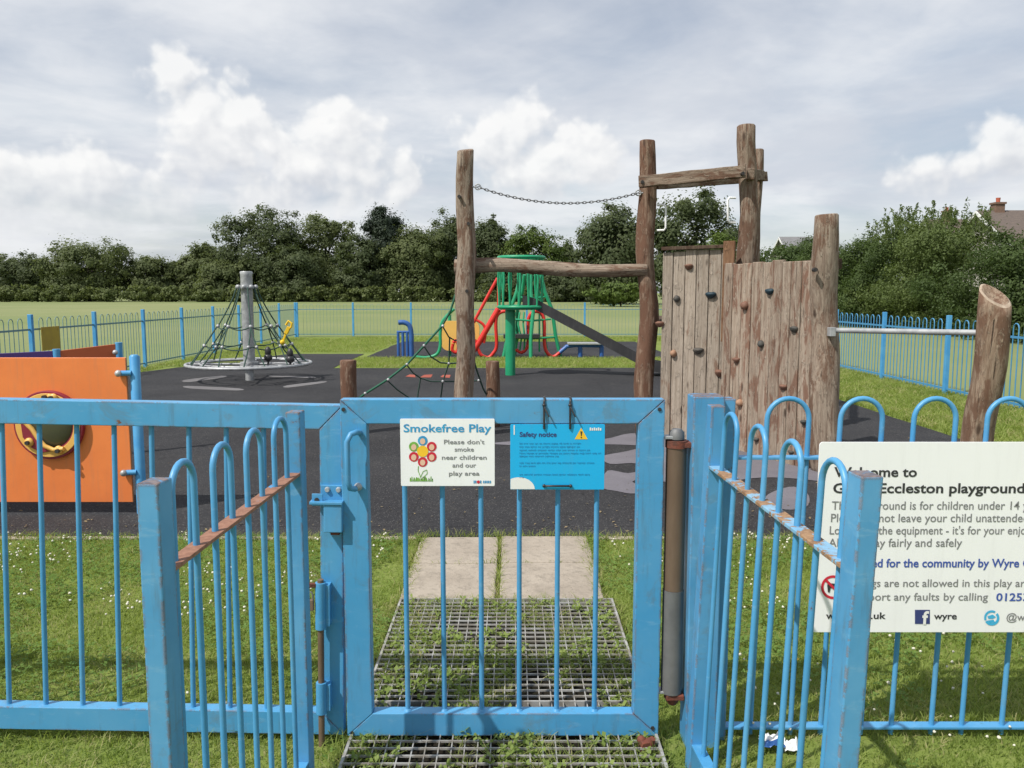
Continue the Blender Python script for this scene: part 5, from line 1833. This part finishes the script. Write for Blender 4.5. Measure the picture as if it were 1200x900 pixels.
mb.build('small_print', M['faint_ink'], sf)
mb = MB(); blob(mb, [S(1020, 98), S(1055, 160), S(985, 160)], YK, yk); tri = mb.build('warning_triangle', M['yellow_ink'], sf)
mb = MB(); blob(mb, [S(1015, 117), S(1026, 117), S(1022.5, 142), S(1018.5, 142)], YK, yk - .0008); blob(mb, ell(*S(1020.5, 150), 0.85), YK, yk - .0008); mb.build('exclamation_mark', M['ink'], tri)
mb = MB()
for k in range(6): blob(mb, [S(1066 + k * 11, 97 + (k % 2) * 3), S(1074 + k * 11, 97 + (k % 2) * 3), S(1074 + k * 11, 113), S(1066 + k * 11, 113)], YK, yk)
mb.build('white_print', M['white'], sf); mb = MB(); blob(mb, [S(655, 84), S(661, 84), S(661, 136), S(655, 136)], YK, yk)
mb.build('white_print', M['white'], sf); mb = MB(); blob(mb, [S(638, 430), S(768, 430)] + [S(683 + 86 * math.cos(R(t)), 430 - 64 * math.sin(R(t))) for t in range(0, 123, 8)] + [S(638, 376)], YK, yk)
mb.build('white_print', M['white'], sf)
mb = MB()
c0, c1 = at(637.5, 569, YK), at(668.5, 569, YK)
mb.tube([(c0.x, YK + .004, c0.z), (c0.x, YK - .007, c0.z), (c1.x, YK - .007, c1.z), (c1.x, YK + .004, c1.z)], .0035, 8); mb.ball((c0.x, YK - .006, c0.z), .006, 8, 6); mb.ball((c1.x, YK - .006, c1.z), .006, 8, 6)
mb.build('cable_tie', M['black_plastic'], sf)
for px in (637.5, 668):
    q0, q1 = at(px, 501, YK), at(px, 466.5, YK)
    mb = MB(); tt = .0014
    mb.tube([(q0.x, YK - .003, q0.z - .004), (q0.x, D0 - .012, q0.z + .02), (q0.x, D0 - .004, gz1 - .01), (q0.x + .002, D0 - .001, gz1 + .003), (q0.x + .002, YG, gz1 + .004), (q0.x + .002, D1 + .003, gz1)], .0038, 8)
    mb.tube([(q0.x - .002, D0 - .006, gz1 - .015), (q0.x + .006, D0 - .02, gz1 - .035), (q0.x + .016, D0 - .024, gz1 - .055)], .0025, 6)
    mb.ball((q0.x, D0 - .008, gz1 - .018), .0065, 8, 6)
    mb.build('cable_tie', M['black_plastic'], sf)

# ------------------------------------------------------------------ grate in the path
mb = MB()
pitch = .0445
nx = int(round((GX1 - GX0) / pitch)); ny = int(round((GY1 - GY0) / pitch))
for i in range(nx + 1):
    x = GX0 + (GX1 - GX0) * i / nx
    mb.box(x - .0020, x + .0020, GY0, GY1, .028, .034)
for j in range(ny + 1):
    y = GY0 + (GY1 - GY0) * j / ny
    mb.box(GX0, GX1, y - .0030, y + .0026, .0285, .0355)
for x in (GX0, GX1):
    mb.box(x - .005, x + .005, GY0 - .004, GY1 + .004, .004, .037)
for y in (GY0, GY1, 2.905):
    mb.box(GX0 - .002, GX1 + .002, y - .004, y + .004, .005, .0375)
tag(mb.build('steel_grate', M['grate'], None), 'weedy steel mesh grate set in the ground under the gate', 'grate')

# ------------------------------------------------------------------ small litter and fittings
mb = MB()
q = gnd(908, 880)
rnd = random.Random(11)
def crumple(mb, c, sx, sy, sz, seed, n=9):
    vs, fs = [], []
    for j in range(n):
        for i in range(n):
            u, v = i / (n - 1) - .5, j / (n - 1) - .5
            h = sz * (0.55 + 0.9 * mnoise.noise(Vector((u * 4 + seed, v * 4, seed))) + 0.5 * mnoise.noise(Vector((u * 11, v * 11 + seed, 2)))) * (1 - 1.6 * (u * u + v * v))
            vs.append((c[0] + u * sx + .1 * sx * mnoise.noise(Vector((v * 6, seed, 1))), c[1] + v * sy, c[2] + max(.004, h)))
    for j in range(n - 1):
        for i in range(n - 1):
            fs.append((j * n + i, j * n + i + 1, (j + 1) * n + i + 1, (j + 1) * n + i))
    mb.add(vs, fs)
lt = thing('litter', 'crumpled white and blue wrapper lying on the grass behind the right wing fence', 'litter', q)
crumple(mb, (q.x - .005, q.y + .01, .02), .085, .06, .05, 3.1); crumple(mb, (q.x + .055, q.y - .01, .015), .06, .05, .035, 5.7); mb.build('wrapper', M['white'], lt)
mb = MB(); crumple(mb, (q.x - .015, q.y - .022, .028), .075, .022, .03, 8.3); mb.build('printed_band', M['dark_blue'], lt)
q = gnd(757, 884)
mb = MB(); mb.obox(q + Vector((0, 0, .035)), (.022, .006, 0), (-.004, .016, 0), (.004, 0, .016)); mb.tube([q + Vector((.012, 0, .03)), q + Vector((.02, -.01, .062))], [.014, .010], 8); mb.ball(q + Vector((-.015, .01, .045)), .016, 8, 6)
tag(mb.build('rusty_fitting', M['rust'], None, .002), 'broken red rusty fitting lying at the corner of the grate', 'scrap')

# ------------------------------------------------------------------ grass, clover and weeds
def grass_blades(name, P, h, w, m, seed, lean=0.55):
    rng = np.random.default_rng(seed)
    n = len(P)
    a = rng.uniform(0, 2 * np.pi, n)
    la = rng.uniform(0, 2 * np.pi, n)
    ln = rng.uniform(0.1, 1.0, n) * lean
    hh = h * rng.uniform(0.5, 1.25, n)
    ww = w * rng.uniform(0.7, 1.3, n)
    side = np.stack([np.cos(a), np.sin(a), np.zeros(n)], 1)
    dirv = np.stack([np.cos(la) * ln, np.sin(la) * ln, np.ones(n)], 1)
    B = np.column_stack([P[:, 0], P[:, 1], np.zeros(n)])
    mid = B + dirv * (hh * .55)[:, None]
    tip = B + np.stack([np.cos(la) * ln * 2.0, np.sin(la) * ln * 2.0, np.full(n, 0.92)], 1) * hh[:, None]
    v = np.empty((n, 5, 3))
    v[:, 0] = B - side * ww[:, None] / 2
    v[:, 1] = B + side * ww[:, None] / 2
    v[:, 2] = mid + side * ww[:, None] * .38
    v[:, 3] = mid - side * ww[:, None] * .38
    v[:, 4] = tip
    base = (np.arange(n) * 5)[:, None]
    f = (base + np.array([[0, 1, 2, 3, 3, 2, 4]])).ravel()
    st = (np.arange(n)[:, None] * 7 + np.array([[0, 4]])).ravel()
    return np_mesh(name, v.reshape(-1, 3), f, st, m)


def patch(x0, x1, y0, y1, dens, seed):
    rng = np.random.default_rng(seed)
    n = int((x1 - x0) * (y1 - y0) * dens)
    P = np.column_stack([rng.uniform(x0, x1, n), rng.uniform(y0, y1, n)])
    return P


def keep(P, pad=0.0):
    x, y = P[:, 0], P[:, 1]
    edge = 0.03 * np.sin(x * 23) * np.sin(y * 17) + 0.012 * np.sin(y * 61)
    g_ = (x > GX0 + edge - pad) & (x < GX1 + edge + pad) & (y > GY0) & (y < GY1 + .02)
    s_ = (x > SX0 + edge * .7) & (x < SX1 + edge * .7) & (y > GY1) & (y < FY0)
    return P[~(g_ | s_)]


def vnoise(P, s, seed):
    out = np.empty(len(P))
    for i, (x, y) in enumerate(P):
        out[i] = mnoise.noise((x * s, y * s, seed))
    return out


near = keep(np.concatenate([patch(-3.6, 4.6, 2.0, 4.0, 9500, 1), patch(-4.4, 4.75, 4.0, FY0 - .05, 7000, 2)]))
nv = vnoise(near, 2.2, 3.0) + .5 * vnoise(near, 6.5, 9.0)
wear = np.minimum(np.abs(near[:, 0] - GX0), np.abs(near[:, 0] - GX1))
nv = nv - .55 * np.clip(1 - wear / .22, 0, 1) * (near[:, 1] < 3.3)
near = near[(nv > -0.45) | (np.random.default_rng(5).random(len(near)) < .40)]
hmul = 0.75 + 0.5 * np.clip(vnoise(near, 1.6, 5.0) + .4, 0, 1)
tag(grass_blades('grass', near, 0.029 * hmul, 0.0042, M['grass'], 11, .85), kind='stuff')
far_g = np.concatenate([patch(RX + .01, FR + .1, 5.2, 16, 1500, 21), patch(RX + .01, FR, 16, 26, 500, 22), patch(-3.6, 4.6, 16.95, 19.4, 700, 23),
                        patch(-7.6, -5.9, 17.2, 27.5, 450, 24), patch(-5.8, 6.5, 26.05, 28.7, 450, 25), patch(-5.8, -3.6, 21.3, 26.0, 450, 26),
                        patch(-7.6, -7.25, 10, 17, 900, 27)])
tag(grass_blades('grass', far_g, 0.075, 0.012, M['grass'], 12, .9), kind='stuff')
# rough grass along edges and fence feet
rng = np.random.default_rng(33)
ed = []
for (xa, ya, xb, yb, n, s) in ((-4.4, FY0 - .03, -.6, FY0 - .03, 1500, .03), (.5, FY0 - .03, RX, FY0 - .03, 2200, .03), (-.6, FY0, .5, FY0, 420, .03),
                               (SX0, SY0, SX0, SY1, 500, .02), (SX1, SY0, SX1, SY1, 500, .02), (mx, SY0, mx, SY1, 330, .012), (SX0, my, SX1, my + .01, 60, .008),
                               (GX0, 2.2, GX0, GY1, 900, .03), (GX1, 2.2, GX1, GY1, 900, .03), (.67, YG + .12, 3.6, YG + .12, 1300, .05), (-2.9, YL, -.6, YL, 700, .06),
                               (SX0, SY0 - .01, SX1, SY0 - .01, 320, .02)):
    t = rng.random(n)
    ed.append(np.column_stack([xa + (xb - xa) * t + rng.normal(0, s, n), ya + (yb - ya) * t + rng.normal(0, s, n)]))
ed = np.concatenate(ed)
tag(grass_blades('grass', ed, 0.052, 0.0045, M['grass'], 13, .8), kind='stuff')


def trefoil(name, P, h, size, m, seed, tilt=.6):
    """Small three-leafed plants."""
    rng = np.random.default_rng(seed)
    n = len(P)
    V = []
    a0 = rng.uniform(0, 2 * np.pi, n)
    hh = h * rng.uniform(.5, 1.2, n)
    s = size * rng.uniform(.7, 1.3, n)
    for k in range(3):
        a = a0 + k * 2 * np.pi / 3
        d = np.stack([np.cos(a), np.sin(a), rng.normal(0, tilt * .5, n)], 1)
        b = np.stack([-np.sin(a), np.cos(a), rng.normal(0, tilt * .4, n)], 1)
        c = np.column_stack([P[:, 0], P[:, 1], hh])
        q = np.empty((n, 4, 3))
        q[:, 0] = c
        q[:, 1] = c + d * (s * .55)[:, None] + b * (s * .42)[:, None]
        q[:, 2] = c + d * s[:, None]
        q[:, 3] = c + d * (s * .55)[:, None] - b * (s * .42)[:, None]
        V.append(q)
    v = np.stack(V, 1).reshape(-1, 3)
    nf = n * 3
    return np_mesh(name, v, np.arange(nf * 4), np.arange(0, nf * 4, 4), m)


cl = keep(np.concatenate([patch(-4.2, 4.7, 3.3, FY0 - .05, 1300, 41), patch(-3, 4.0, 2.1, 3.3, 700, 42)]))
cv = vnoise(cl, 1.3, 7.0)
cl = cl[cv > -.12]
tag(trefoil('clover', cl, 0.045, 0.013, M['clover'], 43), kind='stuff')

# clover heads
rng = np.random.default_rng(51)
hd = keep(np.concatenate([patch(-4.2, -.75, 3.7, FY0 - .04, 200, 52), patch(-3.2, -.8, 2.5, 3.7, 16, 53), patch(.58, 4.7, 3.6, FY0 - .04, 190, 54), patch(.58, 3.8, 2.6, 3.6, 75, 55)]))
hv = vnoise(hd, 1.6, 12.0) + .5 * vnoise(hd, 5, 3.)
hd = hd[hv > .02]
mb_v, mb_f = [], []
unit_v, unit_f = [], []
tmp = MB(); tmp.ball((0, 0, 0), 1.0, 6, 4); uv_ = np.array(tmp.v); uf_ = np.array(tmp.f)
k = len(hd)
sz = rng.uniform(.0042, .0078, k)
jit = 1 + rng.uniform(-.25, .25, (k, len(uv_), 1))
V = uv_[None] * jit * sz[:, None, None] * np.array([1, 1, .85]) + np.column_stack([hd, rng.uniform(.035, .06, k)])[:, None, :]
Fc = (uf_[None] + (np.arange(k) * len(uv_))[:, None, None]).reshape(-1)
tag(np_mesh('clover_flowers', V.reshape(-1, 3), Fc, np.arange(0, len(Fc), 4), M['clover_head']), kind='stuff')

# weeds growing through the grate and in the joints
rng = np.random.default_rng(61)
wp = patch(GX0 + .03, GX1 - .03, GY0, GY1 - .02, 1500, 62)
wv = vnoise(wp, 3.2, 1.0) + .6 * vnoise(wp, 9, 4.)
wp = wp[(wv > .0) | (np.abs(wp[:, 0] + .02) > .40 + .1 * rng.random(len(wp)))]
tag(trefoil('weeds', wp, 0.046, 0.016, M['weed'], 63, 1.2), kind='stuff')
wg = patch(GX0 + .02, GX1 - .02, GY0, GY1 - .01, 6000, 64)
wv = vnoise(wg, 3.0, 2.0) + .6 * vnoise(wg, 8, 6.)
wg = wg[wv > -.1]
tag(grass_blades('grass', wg, 0.058, 0.0045, M['grass'], 65, .9), kind='stuff')
# dead leaves and bits blown onto the rubber
rng = np.random.default_rng(71)
n = 420
dx_ = rng.uniform(-4.3, 4.6, n); dy_ = FY0 + rng.exponential(0.7, n) + .03
dz_ = np.full(n, .016)
leaves_o = leaves('leaf_litter', np.column_stack([dx_, dy_, dz_]), np.tile([0., 0., 1.], (n, 1)) + rng.normal(0, .25, (n, 3)), 0.022, M['dead_leaf'], seed=72)
tag(leaves_o, kind='stuff')
# the dandelion
q = gnd(933.5, 774, .05)
dn = thing('dandelion', 'single yellow flower standing in the grass behind the right wing fence', 'flower', (q.x, q.y, 0))
mb = MB(); mb.tube([(q.x, q.y, 0), (q.x + .004, q.y, .03), (q.x, q.y, .052)], .0016, 6); mb.build('stalk', M['clover'], dn)
mb = MB()
for k in range(18):
    a = 2 * math.pi * k / 18 + .1 * (k % 3); r = .013 if k % 2 else .009
    c, s = math.cos(a), math.sin(a)
    mb.add([(q.x, q.y, .052), (q.x + r * .6 * c - .002 * s, q.y + r * .6 * s + .002 * c, .058), (q.x + r * c, q.y + r * s, .056), (q.x + r * .6 * c + .002 * s, q.y + r * .6 * s - .002 * c, .058)], [(0, 1, 2, 3)])
mb.build('flower_head', M['bright_yellow'], dn)
